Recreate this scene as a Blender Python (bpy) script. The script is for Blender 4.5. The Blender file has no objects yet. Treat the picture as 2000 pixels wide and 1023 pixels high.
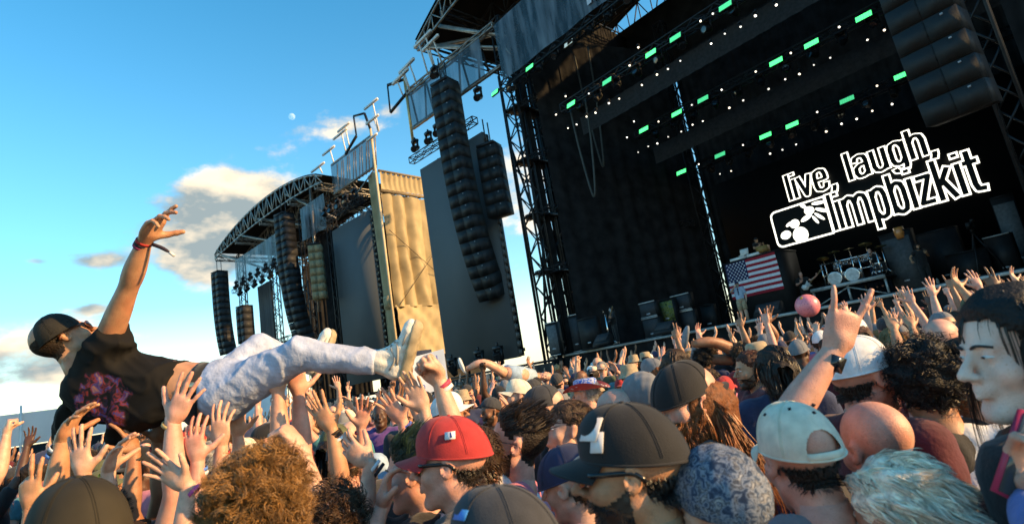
import bpy, math, random
import numpy as np
from mathutils import Matrix, Vector
S = bpy.context.scene
COL = S.collection
R = math.radians
# ------------------------------------------------------------------ camera
CAM = np.array([0., 0., 1.85]); FPX = 1080.
PITCH, ROLL, AZ = R(11.3), R(9.5), R(47.8)
FW = np.array([-math.sin(AZ)*math.cos(PITCH), math.cos(AZ)*math.cos(PITCH), math.sin(PITCH)])
RT0 = np.array([math.cos(AZ), math.sin(AZ), 0.]); UP0 = np.cross(RT0, FW)
EX = math.cos(ROLL)*RT0 - math.sin(ROLL)*UP0
EY = math.cos(ROLL)*UP0 + math.sin(ROLL)*RT0
cd = bpy.data.cameras.new('camera'); cam = bpy.data.objects.new('camera', cd); COL.objects.link(cam)
cd.sensor_width = 36.; cd.lens = 36.*FPX/2000.; cd.clip_start = .05; cd.clip_end = 6000.
cam.matrix_world = Matrix(((EX[0], EY[0], -FW[0], CAM[0]), (EX[1], EY[1], -FW[1], CAM[1]), (EX[2], EY[2], -FW[2], CAM[2]), (0, 0, 0, 1)))
cd.dof.use_dof = True; cd.dof.focus_distance = 4.; cd.dof.aperture_fstop = 4.
S.camera = cam

def ray(x, y):
    d = FW*FPX + EX*(x-1000.) - EY*(y-511.5)
    return d/np.linalg.norm(d)
def at(x, y, dep):                       # photo measurement -> place, at a chosen distance along the view
    d = ray(x, y); return CAM + d*dep/(d@FW)
def onplane(x, y, P, n):
    d = ray(x, y); P = np.asarray(P, float); n = np.asarray(n, float)
    return CAM + d*(((P-CAM)@n)/(d@n))
def onY(x, y, Y): return onplane(x, y, (0, Y, 0), (0, 1, 0))
def pj(P):
    v = np.asarray(P, float)-CAM; w = v@FW
    return 1000+FPX*(v@EX)/w, 511.5-FPX*(v@EY)/w, w
# ------------------------------------------------------------------ light
SUN_EL, SUN_PHI = R(21.), R(31.)          # PHI: from +X towards +Y
sdir = Vector((math.cos(SUN_PHI)*math.cos(SUN_EL), math.sin(SUN_PHI)*math.cos(SUN_EL), math.sin(SUN_EL)))
sl = bpy.data.lights.new('sun', 'SUN'); sl.energy = 5.0; sl.angle = R(.6); sl.color = (1., .69, .37)
so = bpy.data.objects.new('sun', sl); COL.objects.link(so); so.rotation_euler = sdir.to_track_quat('Z', 'Y').to_euler()
S.view_settings.view_transform = 'Standard'; S.view_settings.look = 'None'; S.view_settings.gamma = 1.; S.view_settings.exposure = .78
S.view_settings.use_white_balance = True; S.view_settings.white_balance_temperature = 8400; S.view_settings.white_balance_tint = 10

def world():
    w = bpy.data.worlds.new('World'); S.world = w; w.use_nodes = True
    w.cycles.sampling_method = 'MANUAL'; w.cycles.sample_map_resolution = 512
    T = w.node_tree; T.nodes.clear(); N = T.nodes.new; L = T.links.new
    def mth(op, a, b=None, c=None, clamp=False):
        n = N('ShaderNodeMath'); n.operation = op; n.use_clamp = clamp
        for i, v in enumerate((a, b, c)):
            if v is None: continue
            if isinstance(v, (int, float)): n.inputs[i].default_value = v
            else: L(v, n.inputs[i])
        return n.outputs[0]
    def mixc(f, a, b, mode='MIX'):
        n = N('ShaderNodeMix'); n.data_type = 'RGBA'; n.blend_type = mode
        for i, v in ((0, f), (6, a), (7, b)):
            if isinstance(v, (int, float)): n.inputs[i].default_value = v
            elif isinstance(v, tuple): n.inputs[i].default_value = (*v, 1)
            else: L(v, n.inputs[i])
        return n.outputs[2]
    sky = N('ShaderNodeTexSky'); sky.sky_type = 'NISHITA'; sky.sun_disc = False
    sky.sun_elevation = SUN_EL; sky.sun_rotation = R(90)-SUN_PHI
    sky.altitude = 100; sky.air_density = 1.0; sky.dust_density = .3; sky.ozone_density = 1.5
    hs = N('ShaderNodeHueSaturation'); hs.inputs['Saturation'].default_value = 1.95; hs.inputs['Hue'].default_value = .494; hs.inputs['Value'].default_value = 2.15; L(sky.outputs[0], hs.inputs['Color'])
    tc = N('ShaderNodeTexCoord'); nrm = N('ShaderNodeVectorMath'); nrm.operation = 'NORMALIZE'; L(tc.outputs['Generated'], nrm.inputs[0])
    sp = N('ShaderNodeSeparateXYZ'); L(nrm.outputs[0], sp.inputs[0])
    dr = N('ShaderNodeVectorMath'); dr.operation = 'DOT_PRODUCT'; L(nrm.outputs[0], dr.inputs[0]); dr.inputs[1].default_value = (math.cos(AZ), math.sin(AZ), 0)
    df = N('ShaderNodeVectorMath'); df.operation = 'DOT_PRODUCT'; L(nrm.outputs[0], df.inputs[0]); df.inputs[1].default_value = (-math.sin(AZ), math.cos(AZ), 0)
    az = mth('ARCTAN2', dr.outputs['Value'], df.outputs['Value']); el = mth('ARCSINE', sp.outputs[2])
    def noise(scale, detail, rough, off=(0, 0, 0), squash=1.9):
        m = N('ShaderNodeMapping'); L(nrm.outputs[0], m.inputs[0]); m.inputs['Location'].default_value = off; m.inputs['Scale'].default_value = (1, 1, squash)
        n = N('ShaderNodeTexNoise'); n.inputs['Scale'].default_value = scale; n.inputs['Detail'].default_value = detail; n.inputs['Roughness'].default_value = rough
        L(m.outputs[0], n.inputs['Vector']); return n.outputs[0]
    # cloud banks: (photo x, y) -> compass bearing and height above the horizon, half widths in radians, weight
    def bearing(x, y):
        d = ray(x, y); return math.atan2(d[0]*math.cos(AZ)+d[1]*math.sin(AZ), -d[0]*math.sin(AZ)+d[1]*math.cos(AZ)), math.asin(d[2])
    def bank(x, y, sa, se, wgt):
        a, e = bearing(x, y)
        u = mth('DIVIDE', mth('SUBTRACT', az, a), sa); v = mth('DIVIDE', mth('SUBTRACT', el, e), se)
        q = mth('ADD', mth('MULTIPLY', u, u), mth('MULTIPLY', v, v))
        return mth('MULTIPLY', mth('POWER', 2.718, mth('MULTIPLY', q, -1.)), wgt)
    banks = [(480, 368, .125, .036, .60), (430, 440, .13, .07, .56), (400, 525, .10, .06, .56), (690, 245, .095, .028, .52), (20, 668, .13, .034, .68), (60, 735, .16, .024, .5), (80, 800, .16, .02, .42),
             (545, 290, .07, .05, .34), (770, 215, .03, .015, .36), (190, 508, .045, .016, .42), (182, 603, .035, .010, .42), (1010, 380, .18, .12, .5), (70, 510, .02, .006, .34)]
    B = None
    for b in banks:
        v = bank(*b); B = v if B is None else mth('ADD', B, v)
    n1 = noise(8.5, 8, .60, (.3, .1, .7)); n2 = noise(8.5, 4, .55, (.3-.01, .1-.01, .7-.06))
    dens = mth('ADD', mth('ADD', mth('MULTIPLY', mth('SUBTRACT', n1, .5), 1.25), B), -.30)
    mask = mth('MULTIPLY', dens, 3.0, clamp=True)
    mask = mth('MULTIPLY', mth('MULTIPLY', mask, mth('SUBTRACT', 3., mth('MULTIPLY', mask, 2.))), mask)
    top = mth('MULTIPLY', mth('SUBTRACT', n1, n2), 3.)
    hi = bank(485, 345, .17, .026, .95); hi2 = bank(690, 240, .1, .03, .8); hi3 = bank(30, 652, .16, .028, .9); hi4 = bank(1020, 380, .2, .14, .8); hi5 = bank(70, 765, .1, .012, .5)
    lit = mth('ADD', mth('ADD', mth('ADD', hi, hi2), mth('ADD', mth('ADD', hi5, hi3), hi4)), mth('ADD', top, .04), clamp=True)
    ccol = mixc(lit, (1.9, 2.7, 3.5), (7.6, 7.0, 6.2))
    low = mth('POWER', 2.718, mth('MULTIPLY', mth('MAXIMUM', el, 0.), -4.8))
    base = mixc(mth('MULTIPLY', low, .86), hs.outputs[0], (6.3, 6.9, 7.2))
    colr = mixc(mask, base, ccol)
    bg = N('ShaderNodeBackground'); bg.inputs[1].default_value = .104; L(colr, bg.inputs[0])
    o = N('ShaderNodeOutputWorld'); L(bg.outputs[0], o.inputs[0])
world()

# ------------------------------------------------------------------ helpers
rng = random.Random(7); nrg = np.random.default_rng(11)
_M = {}
def srgb(h):
    h = h.lstrip('#'); c = [int(h[i:i+2], 16)/255 for i in (0, 2, 4)]
    return tuple(v/12.92 if v <= .04045 else ((v+.055)/1.055)**2.4 for v in c)
def mat(name, col, rough=.7, spec=.3, metal=0., var=.25, scale=8., bump=0., bscale=60., emit=0., ecol=None, coat=0., sss=0., island=0., sheen=0., trans=0., detail=4):
    key = (name, tuple(round(c, 4) for c in col))
    if key in _M: return _M[key]
    m = bpy.data.materials.new(name); m.use_nodes = True; T = m.node_tree; b = T.nodes['Principled BSDF']
    b.inputs['Base Color'].default_value = (*col, 1); b.inputs['Roughness'].default_value = rough; b.inputs['Metallic'].default_value = metal
    b.inputs['Specular IOR Level'].default_value = spec
    if coat: b.inputs['Coat Weight'].default_value = coat
    if sheen: b.inputs['Sheen Weight'].default_value = sheen; b.inputs['Sheen Roughness'].default_value = .6
    if trans: b.inputs['Transmission Weight'].default_value = trans
    if sss:
        b.inputs['Subsurface Weight'].default_value = sss; b.inputs['Subsurface Radius'].default_value = (.010, .004, .002); b.inputs['Subsurface Scale'].default_value = 1.
    if emit:
        b.inputs['Emission Color'].default_value = (*(ecol or col), 1); b.inputs['Emission Strength'].default_value = emit
    tc = T.nodes.new('ShaderNodeTexCoord')
    if var:
        n = T.nodes.new('ShaderNodeTexNoise'); n.inputs['Scale'].default_value = scale; n.inputs['Detail'].default_value = detail
        T.links.new(tc.outputs['Object'], n.inputs['Vector'])
        mr = T.nodes.new('ShaderNodeMapRange'); mr.inputs[1].default_value = .3; mr.inputs[2].default_value = .7; mr.inputs[3].default_value = 1-var; mr.inputs[4].default_value = 1+var
        T.links.new(n.outputs[0], mr.inputs[0]); fac = mr.outputs[0]
        if island:
            g = T.nodes.new('ShaderNodeNewGeometry'); m2 = T.nodes.new('ShaderNodeMapRange'); m2.inputs[3].default_value = 1-island; m2.inputs[4].default_value = 1+island
            T.links.new(g.outputs['Random Per Island'], m2.inputs[0]); mm = T.nodes.new('ShaderNodeMath'); mm.operation = 'MULTIPLY'
            T.links.new(fac, mm.inputs[0]); T.links.new(m2.outputs[0], mm.inputs[1]); fac = mm.outputs[0]
        mx = T.nodes.new('ShaderNodeVectorMath'); mx.operation = 'SCALE'; mx.inputs[0].default_value = col; T.links.new(fac, mx.inputs[3])
        T.links.new(mx.outputs[0], b.inputs['Base Color'])
    if bump:
        n2 = T.nodes.new('ShaderNodeTexNoise'); n2.inputs['Scale'].default_value = bscale; n2.inputs['Detail'].default_value = 5
        T.links.new(tc.outputs['Object'], n2.inputs['Vector'])
        bp = T.nodes.new('ShaderNodeBump'); bp.inputs['Strength'].default_value = bump; bp.inputs['Distance'].default_value = .01
        T.links.new(n2.outputs[0], bp.inputs['Height']); T.links.new(bp.outputs[0], b.inputs['Normal'])
    _M[key] = m; return m

class G:                                   # a mesh under construction
    def __init__(s): s.V = []; s.F = []; s.M = []; s.n = 0
    def add(s, V, F, mi=0):
        V = np.asarray(V, float).reshape(-1, 3); s.V.append(V)
        for f in (F if isinstance(F, list) and len(F) and isinstance(F[0], np.ndarray) and F[0].ndim == 2 else [np.asarray(F)]):
            if len(f): s.F.append(f+s.n); s.M.append(np.full(len(f), mi))
        s.n += len(V); return s
    def box(s, c, d, Rm=None, mi=0, taper=1.):
        x, y, z = np.asarray(d, float)/2
        V = np.array([(-x, -y, -z), (x, -y, -z), (x, y, -z), (-x, y, -z), (-x*taper, -y*taper, z), (x*taper, -y*taper, z), (x*taper, y*taper, z), (-x*taper, y*taper, z)])
        if Rm is not None: V = V@np.asarray(Rm).T
        return s.add(V+np.asarray(c, float), [(3, 2, 1, 0), (4, 5, 6, 7), (0, 1, 5, 4), (1, 2, 6, 5), (2, 3, 7, 6), (3, 0, 4, 7)], mi)
    def bar(s, a, b, r, n=4, r2=None, mi=0):
        a = np.asarray(a, float); b = np.asarray(b, float); d = b-a; l = np.linalg.norm(d)
        if l < 1e-6: return s
        d /= l; u = np.cross(d, (0, 0, 1) if abs(d[2]) < .9 else (1, 0, 0)); u /= np.linalg.norm(u); v = np.cross(d, u)
        t = (np.arange(n)+.5)*2*math.pi/n; k = 1/math.cos(math.pi/n) if n == 4 else 1
        c = np.outer(np.cos(t), u)+np.outer(np.sin(t), v)
        V = np.vstack([a+c*r*k, b+c*(r if r2 is None else r2)*k]); i = np.arange(n); j = (i+1) % n
        s.add(V, np.stack([i, j, j+n, i+n], 1), mi)
        if n == 4: s.F.append(np.array([[3, 2, 1, 0], [4, 5, 6, 7]])+s.n-8); s.M.append(np.full(2, mi))
        else:
            s.V.append(np.array([a, b])); m = s.n; s.n += 2; o = m-2*n
            s.F.append(np.stack([j+o, i+o, np.full(n, m)], 1)); s.F.append(np.stack([i+n+o, j+n+o, np.full(n, m+1)], 1)); s.M += [np.full(n, mi)]*2
        return s
    def tr(s, Mx):
        Mx = np.asarray(Mx); s.V = [v@Mx[:3, :3].T+Mx[:3, 3] for v in s.V]; return s
    def mesh(s, name, smooth=False):
        me = bpy.data.meshes.new(name); V = np.vstack(s.V) if s.V else np.zeros((0, 3)); me.vertices.add(len(V)); me.vertices.foreach_set('co', V.ravel())
        tot = np.concatenate([np.full(len(f), f.shape[1]) for f in s.F]); li = np.concatenate([f.ravel() for f in s.F]).astype(np.int32)
        me.loops.add(len(li)); me.polygons.add(len(tot)); me.loops.foreach_set('vertex_index', li)
        me.polygons.foreach_set('loop_start', np.concatenate([[0], np.cumsum(tot)[:-1]]).astype(np.int32))
        me.polygons.foreach_set('material_index', np.concatenate(s.M).astype(np.int32))
        if smooth: me.polygons.foreach_set('use_smooth', np.ones(len(tot), bool))
        me.update(calc_edges=True); me.validate(); return me
    def ob(s, name, m, parent=None, smooth=False, M=None):
        return put(name, s.mesh(name, smooth), m, parent, M)
def put(name, me, m, parent=None, M=None):
    o = bpy.data.objects.new(name, me); COL.objects.link(o)
    ms = m if isinstance(m, (list, tuple)) else [m]
    while len(me.materials) < len(ms): me.materials.append(ms[len(me.materials)])
    for i, q in enumerate(ms):
        if me.materials[i] != q: o.material_slots[i].link = 'OBJECT'; o.material_slots[i].material = q
    if parent: o.parent = parent
    if M is not None: o.matrix_local = Matrix(np.asarray(M).tolist())
    return o
def tag(o, label, cat, group=None, kind=None):
    if label: o['label'] = label
    if cat: o['category'] = cat
    if group: o['group'] = group
    if kind: o['kind'] = kind
    return o
def empty(name, loc, label=None, cat=None, group=None, rz=0.):
    o = bpy.data.objects.new(name, None); COL.objects.link(o); o.location = loc; o.rotation_euler = (0, 0, rz); o.empty_display_size = .2
    return tag(o, label, cat, group)
def rotz(a): c, s = math.cos(a), math.sin(a); return np.array([[c, -s, 0], [s, c, 0], [0, 0, 1.]])
def rotx(a): c, s = math.cos(a), math.sin(a); return np.array([[1, 0, 0], [0, c, -s], [0, s, c.real]])
def roty(a): c, s = math.cos(a), math.sin(a); return np.array([[c, 0, s], [0, 1, 0], [-s, 0, c]])
def m4(Rm=None, t=(0, 0, 0), s=1.):
    M = np.eye(4); M[:3, :3] = (np.eye(3) if Rm is None else Rm)*s; M[:3, 3] = t; return M
def nz(v): v = np.asarray(v, float); return v/(np.linalg.norm(v)+1e-12)
def loft(P, Rr, n=12, cap=True, up=(0, 0, 1)):
    P = np.asarray(P, float); Rr = np.asarray(Rr, float); k = len(P)
    if Rr.ndim == 1: Rr = np.stack([Rr, Rr], 1)
    T = np.gradient(P, axis=0); T /= np.linalg.norm(T, axis=1)[:, None]+1e-12
    u = np.cross(T[0], up)
    if np.linalg.norm(u) < .15: u = np.cross(T[0], (1, .2, 0))
    u = nz(u); V = []; t = np.arange(n)*2*math.pi/n
    for i in range(k):
        u = nz(u-T[i]*(u@T[i])); v = np.cross(T[i], u)
        V.append(P[i]+np.outer(np.cos(t)*Rr[i, 0], u)+np.outer(np.sin(t)*Rr[i, 1], v))
    V = np.vstack(V); i = np.arange(n); j = (i+1) % n; F = [np.stack([i+a*n, j+a*n, j+(a+1)*n, i+(a+1)*n], 1) for a in range(k-1)]
    F = [np.vstack(F)]
    if cap:
        m = len(V); V = np.vstack([V, P[0], P[-1]]); F += [np.stack([j, i, np.full(n, m)], 1), np.stack([i+(k-1)*n, j+(k-1)*n, np.full(n, m+1)], 1)]
    return V, F
def smooth_path(P, n):
    P = np.asarray(P, float); Q = np.vstack([2*P[0]-P[1], P, 2*P[-1]-P[-2]]); out = []; m = len(P)-1
    for u in np.linspace(0, m-1e-9, n):
        i = int(u); t = u-i; a, b, c, d = Q[i:i+4]
        out.append(.5*((2*b)+(c-a)*t+(2*a-5*b+4*c-d)*t*t+(3*b-a-3*c+d)*t**3))
    return np.array(out)
def lathe(prof, n=20, cap=False):
    prof = np.asarray(prof, float); t = np.arange(n)*2*math.pi/n; V = np.vstack([np.stack([r*np.cos(t), r*np.sin(t), np.full(n, z)], 1) for r, z in prof]); i = np.arange(n); j = (i+1) % n
    F = np.vstack([np.stack([i+a*n, j+a*n, j+(a+1)*n, i+(a+1)*n], 1) for a in range(len(prof)-1)])
    return V, F
def sheet(fn, nu, nv):                      # fn(u, v) arrays -> (x, y, z)
    u, v = np.meshgrid(np.linspace(0, 1, nu), np.linspace(0, 1, nv), indexing='ij'); x, y, z = fn(u, v)
    V = np.stack([x, y, z], -1).reshape(-1, 3); i, j = np.meshgrid(np.arange(nu-1), np.arange(nv-1), indexing='ij'); a = (i*nv+j).ravel()
    return V, np.stack([a, a+nv, a+nv+1, a+1], 1)
# ---- implicit surfaces (surface nets)
def smin(a, b, k): h = np.clip(.5+.5*(b-a)/k, 0, 1); return b+(a-b)*h-k*h*(1-h)
def smax(a, b, k): return -smin(-a, -b, k)
def s_cap(P, a, b, r1, r2):
    a = np.asarray(a, np.float32); b = np.asarray(b, np.float32); ab = b-a; q = P-a; t = np.clip((q@ab)/(ab@ab+1e-12), 0, 1)
    return np.linalg.norm(q-t[..., None]*ab, axis=-1)-(r1+(r2-r1)*t)
def s_ell(P, c, r, Rm=None):
    q = P-np.asarray(c, np.float32)
    if Rm is not None: q = q@np.asarray(Rm, np.float32)
    r = np.asarray(r, np.float32); k0 = np.linalg.norm(q/r, axis=-1); k1 = np.linalg.norm(q/(r*r), axis=-1)+1e-9
    return k0*(k0-1)/k1
def nets(fn, lo, hi, h):
    lo = np.asarray(lo, float)-h; ax = [np.arange(lo[i], hi[i]+2*h, h) for i in range(3)]
    P = np.stack(np.meshgrid(*ax, indexing='ij'), -1).astype(np.float32); f = fn(P).astype(np.float32); s = f < 0
    c = np.zeros(tuple(d-1 for d in f.shape), np.int8); cn = [(i, j, k) for i in (0, 1) for j in (0, 1) for k in (0, 1)]
    sl = lambda A, o: A[o[0]:A.shape[0]-1+o[0], o[1]:A.shape[1]-1+o[1], o[2]:A.shape[2]-1+o[2]]
    for o in cn: c += sl(s, o)
    m = (c > 0) & (c < 8); idx = np.full(m.shape, -1, np.int64); idx[m] = np.arange(m.sum())
    I = np.argwhere(m); acc = np.zeros((len(I), 3)); cnt = np.zeros(len(I))
    for a in cn:
        for d in range(3):
            if a[d]: continue
            b = list(a); b[d] = 1; fa = f[tuple((I+a).T)]; fb = f[tuple((I+b).T)]; x = (fa < 0) != (fb < 0)
            t = np.where(x, fa/(fa-fb+1e-20), 0); p = np.tile(np.array(a, float), (len(I), 1)); p[:, d] = t
            acc[x] += p[x]; cnt[x] += 1
    V = lo+(I+acc/cnt[:, None])*h; F = []
    for d in range(3):
        A = [slice(None)]*3; Bq = [slice(None)]*3; A[d] = slice(0, -1); Bq[d] = slice(1, None); s0 = s[tuple(A)]; s1 = s[tuple(Bq)]
        e1, e2 = (d+1) % 3, (d+2) % 3
        E = np.argwhere(s0 != s1); ok = (E[:, e1] > 0) & (E[:, e2] > 0) & (E[:, e1] < m.shape[e1]) & (E[:, e2] < m.shape[e2]); E = E[ok]
        if not len(E): continue
        fl = s0[tuple(E.T)]; o1 = np.zeros(3, int); o1[e1] = 1; o2 = np.zeros(3, int); o2[e2] = 1
        q = np.stack([idx[tuple((E-o1-o2).T)], idx[tuple((E-o2).T)], idx[tuple(E.T)], idx[tuple((E-o1).T)]], 1)
        q[~fl] = q[~fl][:, ::-1]; F.append(q)
    return V, np.vstack(F)
def vnormals(V, F):
    a, b, c, d = (V[F[:, i]] for i in range(4)); n = np.cross(c-a, d-b); N_ = np.zeros_like(V)
    for i in range(4): np.add.at(N_, F[:, i], n)
    return N_/(np.linalg.norm(N_, axis=1)[:, None]+1e-12)
# ------------------------------------------------------------------ setting
ALU = mat('truss_black', (.022, .022, .024), .45, .4, .5, var=.3, scale=5)  # truss aluminium coloured dark, its shaded look put into the base colour
STEEL = mat('truss_steel', (.30, .28, .25), .4, .4, .6, var=.3, scale=4)
PAINT = mat('white_paint', (.7, .68, .64), .5, .3, var=.15, scale=3)
DRAPE = mat('black_drape', (.018, .018, .019), .95, .05, var=.4, scale=1.5)
BLK = mat('speaker_black', (.010, .010, .011), .6, .3, var=.3, scale=6, bump=.2, bscale=40)
GRILL = mat('speaker_grille', (.011, .012, .013), .55, .35, var=.2, scale=30, bump=.5, bscale=150)
LEDM = mat('led_wall_off', (.095, .106, .112), .7, .2, var=.06, scale=.4)
GROUND = mat('trodden_ground', (.055, .045, .03), .95, .1, var=.5, scale=.8, bump=.6, bscale=6)
GREEN = mat('led_green', (.02, .8, .3), .4, emit=1.5, ecol=(.01, .85, .26), var=0)
GREEND = mat('led_green_dim', (.02, .8, .3), .4, emit=.55, ecol=(.03, .75, .40), var=0)
LAMPW = mat('lamp_white', (.9, .9, .9), .4, emit=1.8, ecol=(.92, .95, 1.), var=0)
LAMPS = [LAMPW, mat('lamp_dim', (.9, .9, .9), .4, emit=.9, ecol=(.85, .92, 1.), var=0), mat('lamp_mid', (.9, .9, .9), .4, emit=1.6, ecol=(1., .95, .88), var=0)]
GLASSD = mat('lens_dark', (.01, .01, .012), .1, .8, var=0)
LITW = mat('screen_white', (.9, .9, .9), .5, emit=1.25, ecol=(.95, 1., 1.), var=0)
SCRK = mat('screen_black', (.0035, .0035, .004), .55, .15, var=0)
TAN = mat('tan_drape', (.35, .275, .16), .8, .2, var=.22, scale=.7, bump=.25, bscale=4)
def scrim_mat():
    m = bpy.data.materials.new('scrim_mesh'); m.use_nodes = True; T = m.node_tree; b = T.nodes['Principled BSDF']; b.inputs['Roughness'].default_value = .35
    tc = T.nodes.new('ShaderNodeTexCoord'); mp = T.nodes.new('ShaderNodeMapping'); mp.inputs['Scale'].default_value = (1.6, 1.6, .25); T.links.new(tc.outputs['Object'], mp.inputs[0])
    n = T.nodes.new('ShaderNodeTexNoise'); n.inputs['Scale'].default_value = 1.3; n.inputs['Detail'].default_value = 5; T.links.new(mp.outputs[0], n.inputs['Vector'])
    r = T.nodes.new('ShaderNodeValToRGB'); r.color_ramp.elements[0].position = .42; r.color_ramp.elements[0].color = (.014, .018, .022, 1); r.color_ramp.elements[1].position = .68; r.color_ramp.elements[1].color = (.17, .21, .25, 1)
    T.links.new(n.outputs[0], r.inputs[0]); T.links.new(r.outputs[0], b.inputs['Base Color']); b.inputs['Alpha'].default_value = .72; return m
SCRIM = scrim_mat()
def truss(g, a, b, w=.38, r=.022, seg=.55, up=(0, 0, 1), flat=False):
    a = np.asarray(a, float); b = np.asarray(b, float); d = nz(b-a); u = np.cross(d, up)
    if np.linalg.norm(u) < .1: u = np.cross(d, (0, 1, 0))
    u = nz(u); v = np.cross(u, d); L_ = np.linalg.norm(b-a); n = max(1, int(round(L_/seg))); cs = [(-1, -1), (1, -1), (1, 1), (-1, 1)] if not flat else [(0, -1), (0, 1)]
    off = [(u*p+v*q)*w/2 for p, q in cs]
    for o in off: g.bar(a+o, b+o, r)
    m = len(off)
    for i in range(n):
        p, q = a+d*L_*i/n, a+d*L_*(i+1)/n
        for k in range(m if m > 2 else 1):
            o1, o2 = off[k], off[(k+1) % m]
            if (i+k) % 2: o1, o2 = o2, o1
            g.bar(p+o1, q+o2, r*.62)
    for k in range(m): g.bar(a+off[k], a+off[(k+1) % m], r*.8); g.bar(b+off[k], b+off[(k+1) % m], r*.8)
    return g
def drape(P, Q, z0, z1, fold=.35, amp=.10, seed=0, nz_=14):
    P = np.asarray(P, float); Q = np.asarray(Q, float); L_ = np.linalg.norm(Q-P); nu = int(L_/fold*6)+4; d = (Q-P)/L_; n = np.array([-d[1], d[0]])
    def fn(u, v):
        w = amp*(np.sin(u*L_/fold*6.283+seed+.8*np.sin(u*9+seed)+.25*np.sin(v*7+u*20))*(.75+.25*np.sin(u*17+seed)))
        return P[0]+d[0]*u*L_+n[0]*w, P[1]+d[1]*u*L_+n[1]*w, z0+(z1-z0)*v
    return sheet(fn, min(nu, 260), nz_)
class Frame:                                  # a thing whose parts are modelled in its own axes
    def __init__(s, name, loc, label, cat, rz=0., group=None): s.o = empty(name, loc, label, cat, group, rz)
    def part(s, name, g, m, smooth=False, parent=None): return g.ob(name, m, parent or s.o, smooth)
# ground
V, F = sheet(lambda u, v: ((u-.5)*3000, (v-.5)*3000, .0*u), 41, 41); gr = G().add(V, F).ob('ground', GROUND); gr['kind'] = 'structure'
# far tree line behind the site
LEAF = mat('tree_foliage', (.045, .065, .022), .8, .2, var=.5, scale=1.5, island=.5); BARK = mat('bark', (.09, .06, .04), .9, .1, var=.4, scale=3)
def far_tree(px, dep, h, label, seed):
    p = at(px, 800, dep); r_ = np.random.default_rng(seed); T_ = empty('tree', (p[0], p[1], 0), label, 'tree', 'trees beyond the festival site')
    g = G(); g.add(*loft([(0, 0, 0), (.1, 0, h*.3), (0, .1, h*.6)], [h*.04, h*.03, h*.015], 8))
    for k in range(6): a = k*1.05; g.bar((0, 0, h*(.3+.05*k)), (math.cos(a)*h*.25, math.sin(a)*h*.25, h*(.55+.05*k)), h*.012, 5)
    g.ob('trunk', BARK, T_, True); n = 2600; c = r_.normal(0, 1, (n, 3)); c /= np.linalg.norm(c, axis=1)[:, None]; cl = r_.normal(0, 1, (14, 3))*np.array([.2, .2, .14])*h+np.array([0, 0, h*.68]); c = cl[r_.integers(0, 14, n)]+c*(r_.random((n, 1))**.5)*h*.14
    q = np.array([(-1, 0, 0), (0, -.5, 0), (1, 0, 0), (0, .5, .2)])*h*.02; A = r_.normal(0, 1, (n, 3, 3)); A, _ = np.linalg.qr(A); V = c[:, None]+np.einsum('kj,nij->nki', q, A); G().add(V.reshape(-1, 3), np.arange(n*4).reshape(-1, 4)).ob('crown', LEAF, T_)
far_tree(468, 95, 9.5, 'green leafy tree low behind the surfer\'s belt, left of the far stage', 3); far_tree(430, 110, 9, 'small green tree farther left, beyond the far stage', 4); far_tree(-90, 90, 9, 'green leafy tree beyond the white hoarding', 8)
# white hoarding at the far side of the field
hA, hB = at(-60, 838, 25.), at(330, 790, 31.); hd = nz((hB-hA)*np.array([1, 1, 0])); hl = np.linalg.norm((hB-hA)[:2])
hoard = Frame('site_hoarding', (hA[0], hA[1], 0), 'long white sheeted hoarding with black base at the far side of the crowd', 'hoarding', math.atan2(hd[1], hd[0]))
WSHEET = mat('white_sheeting', (.72, .70, .68), .6, .2, var=.08, scale=.6, bump=.15, bscale=3)
k = 0; x = 0.
while x < hl:
    w_ = min(1.75, hl-x)
    V, F = sheet(lambda u, v: (x+.03+u*(w_-.06), .03*np.sin(u*9+k)*np.sin(v*4), 2.35+1.5*v), 10, 6); hoard.part('sheet', G().add(V, F), WSHEET, True)
    hoard.part('post', G().bar((x, -.05, 0), (x, -.05, 4.05+.15*(k % 3 == 1)), .05, 8), [mat('post_wood', (.34, .2, .08), .7), PAINT, BLK][k % 3]); x += 1.75; k += 1
hoard.part('base', G().box((hl/2, .1, 1.15), (hl, .06, 2.3)), BLK)
# ------------------------------------------------------------------ main stage (front edge along X at Y = 22)
DZ = 2.45
ms = Frame('main_stage', (-9, 22, 0), 'huge black-draped festival stage with arched roof and hanging lighting', 'stage')
def MP(name, g, m, smooth=False): g.tr(m4(t=(9, -22, 0))); return ms.part(name, g, m, smooth)
MP('deck', G().box((-9, 29, DZ-.06), (27, 13.9, .12)), mat('deck_black', (.012, .012, .013), .5, .4, var=.4, scale=2))
MP('deck_edge', G().box((-9, 22.02, DZ-.09), (27, .06, .10)), mat('edge_strip', (.36, .35, .33), .5, var=.3, scale=6))
MP('front_skirt', G().add(*drape((-22.5, 22.1), (4.5, 22.1), 0, DZ-.15, .5, .04, 2, 4)), DRAPE, True)
MP('side_drape', G().add(*drape((-20.4, 22.6), (-17.2, 32.9), DZ, 21.5, 1.1, .07, 1)), DRAPE, True)
MP('back_drape', G().add(*drape((-17.62, 34.2), (4.5, 34.2), DZ, 21.5, .5, .08, 3)), DRAPE, True)
MP('side_drape', G().add(*drape((.9, 23.2), (3.5, 34), DZ, 21.5, .5, .08, 5)), DRAPE, True)
MP('side_drape', G().add(*drape((-.75, 22.9), (6.5, 22.9), DZ, 22, .5, .08, 6)), DRAPE, True)
MP('upper_drape', G().box((-8, 34.35, 23.5), (27, .1, 5)), DRAPE)
MP('upper_drape', G().box((-20.9, 29.5, 23.2), (.1, 10, 4.2)), DRAPE)
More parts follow.
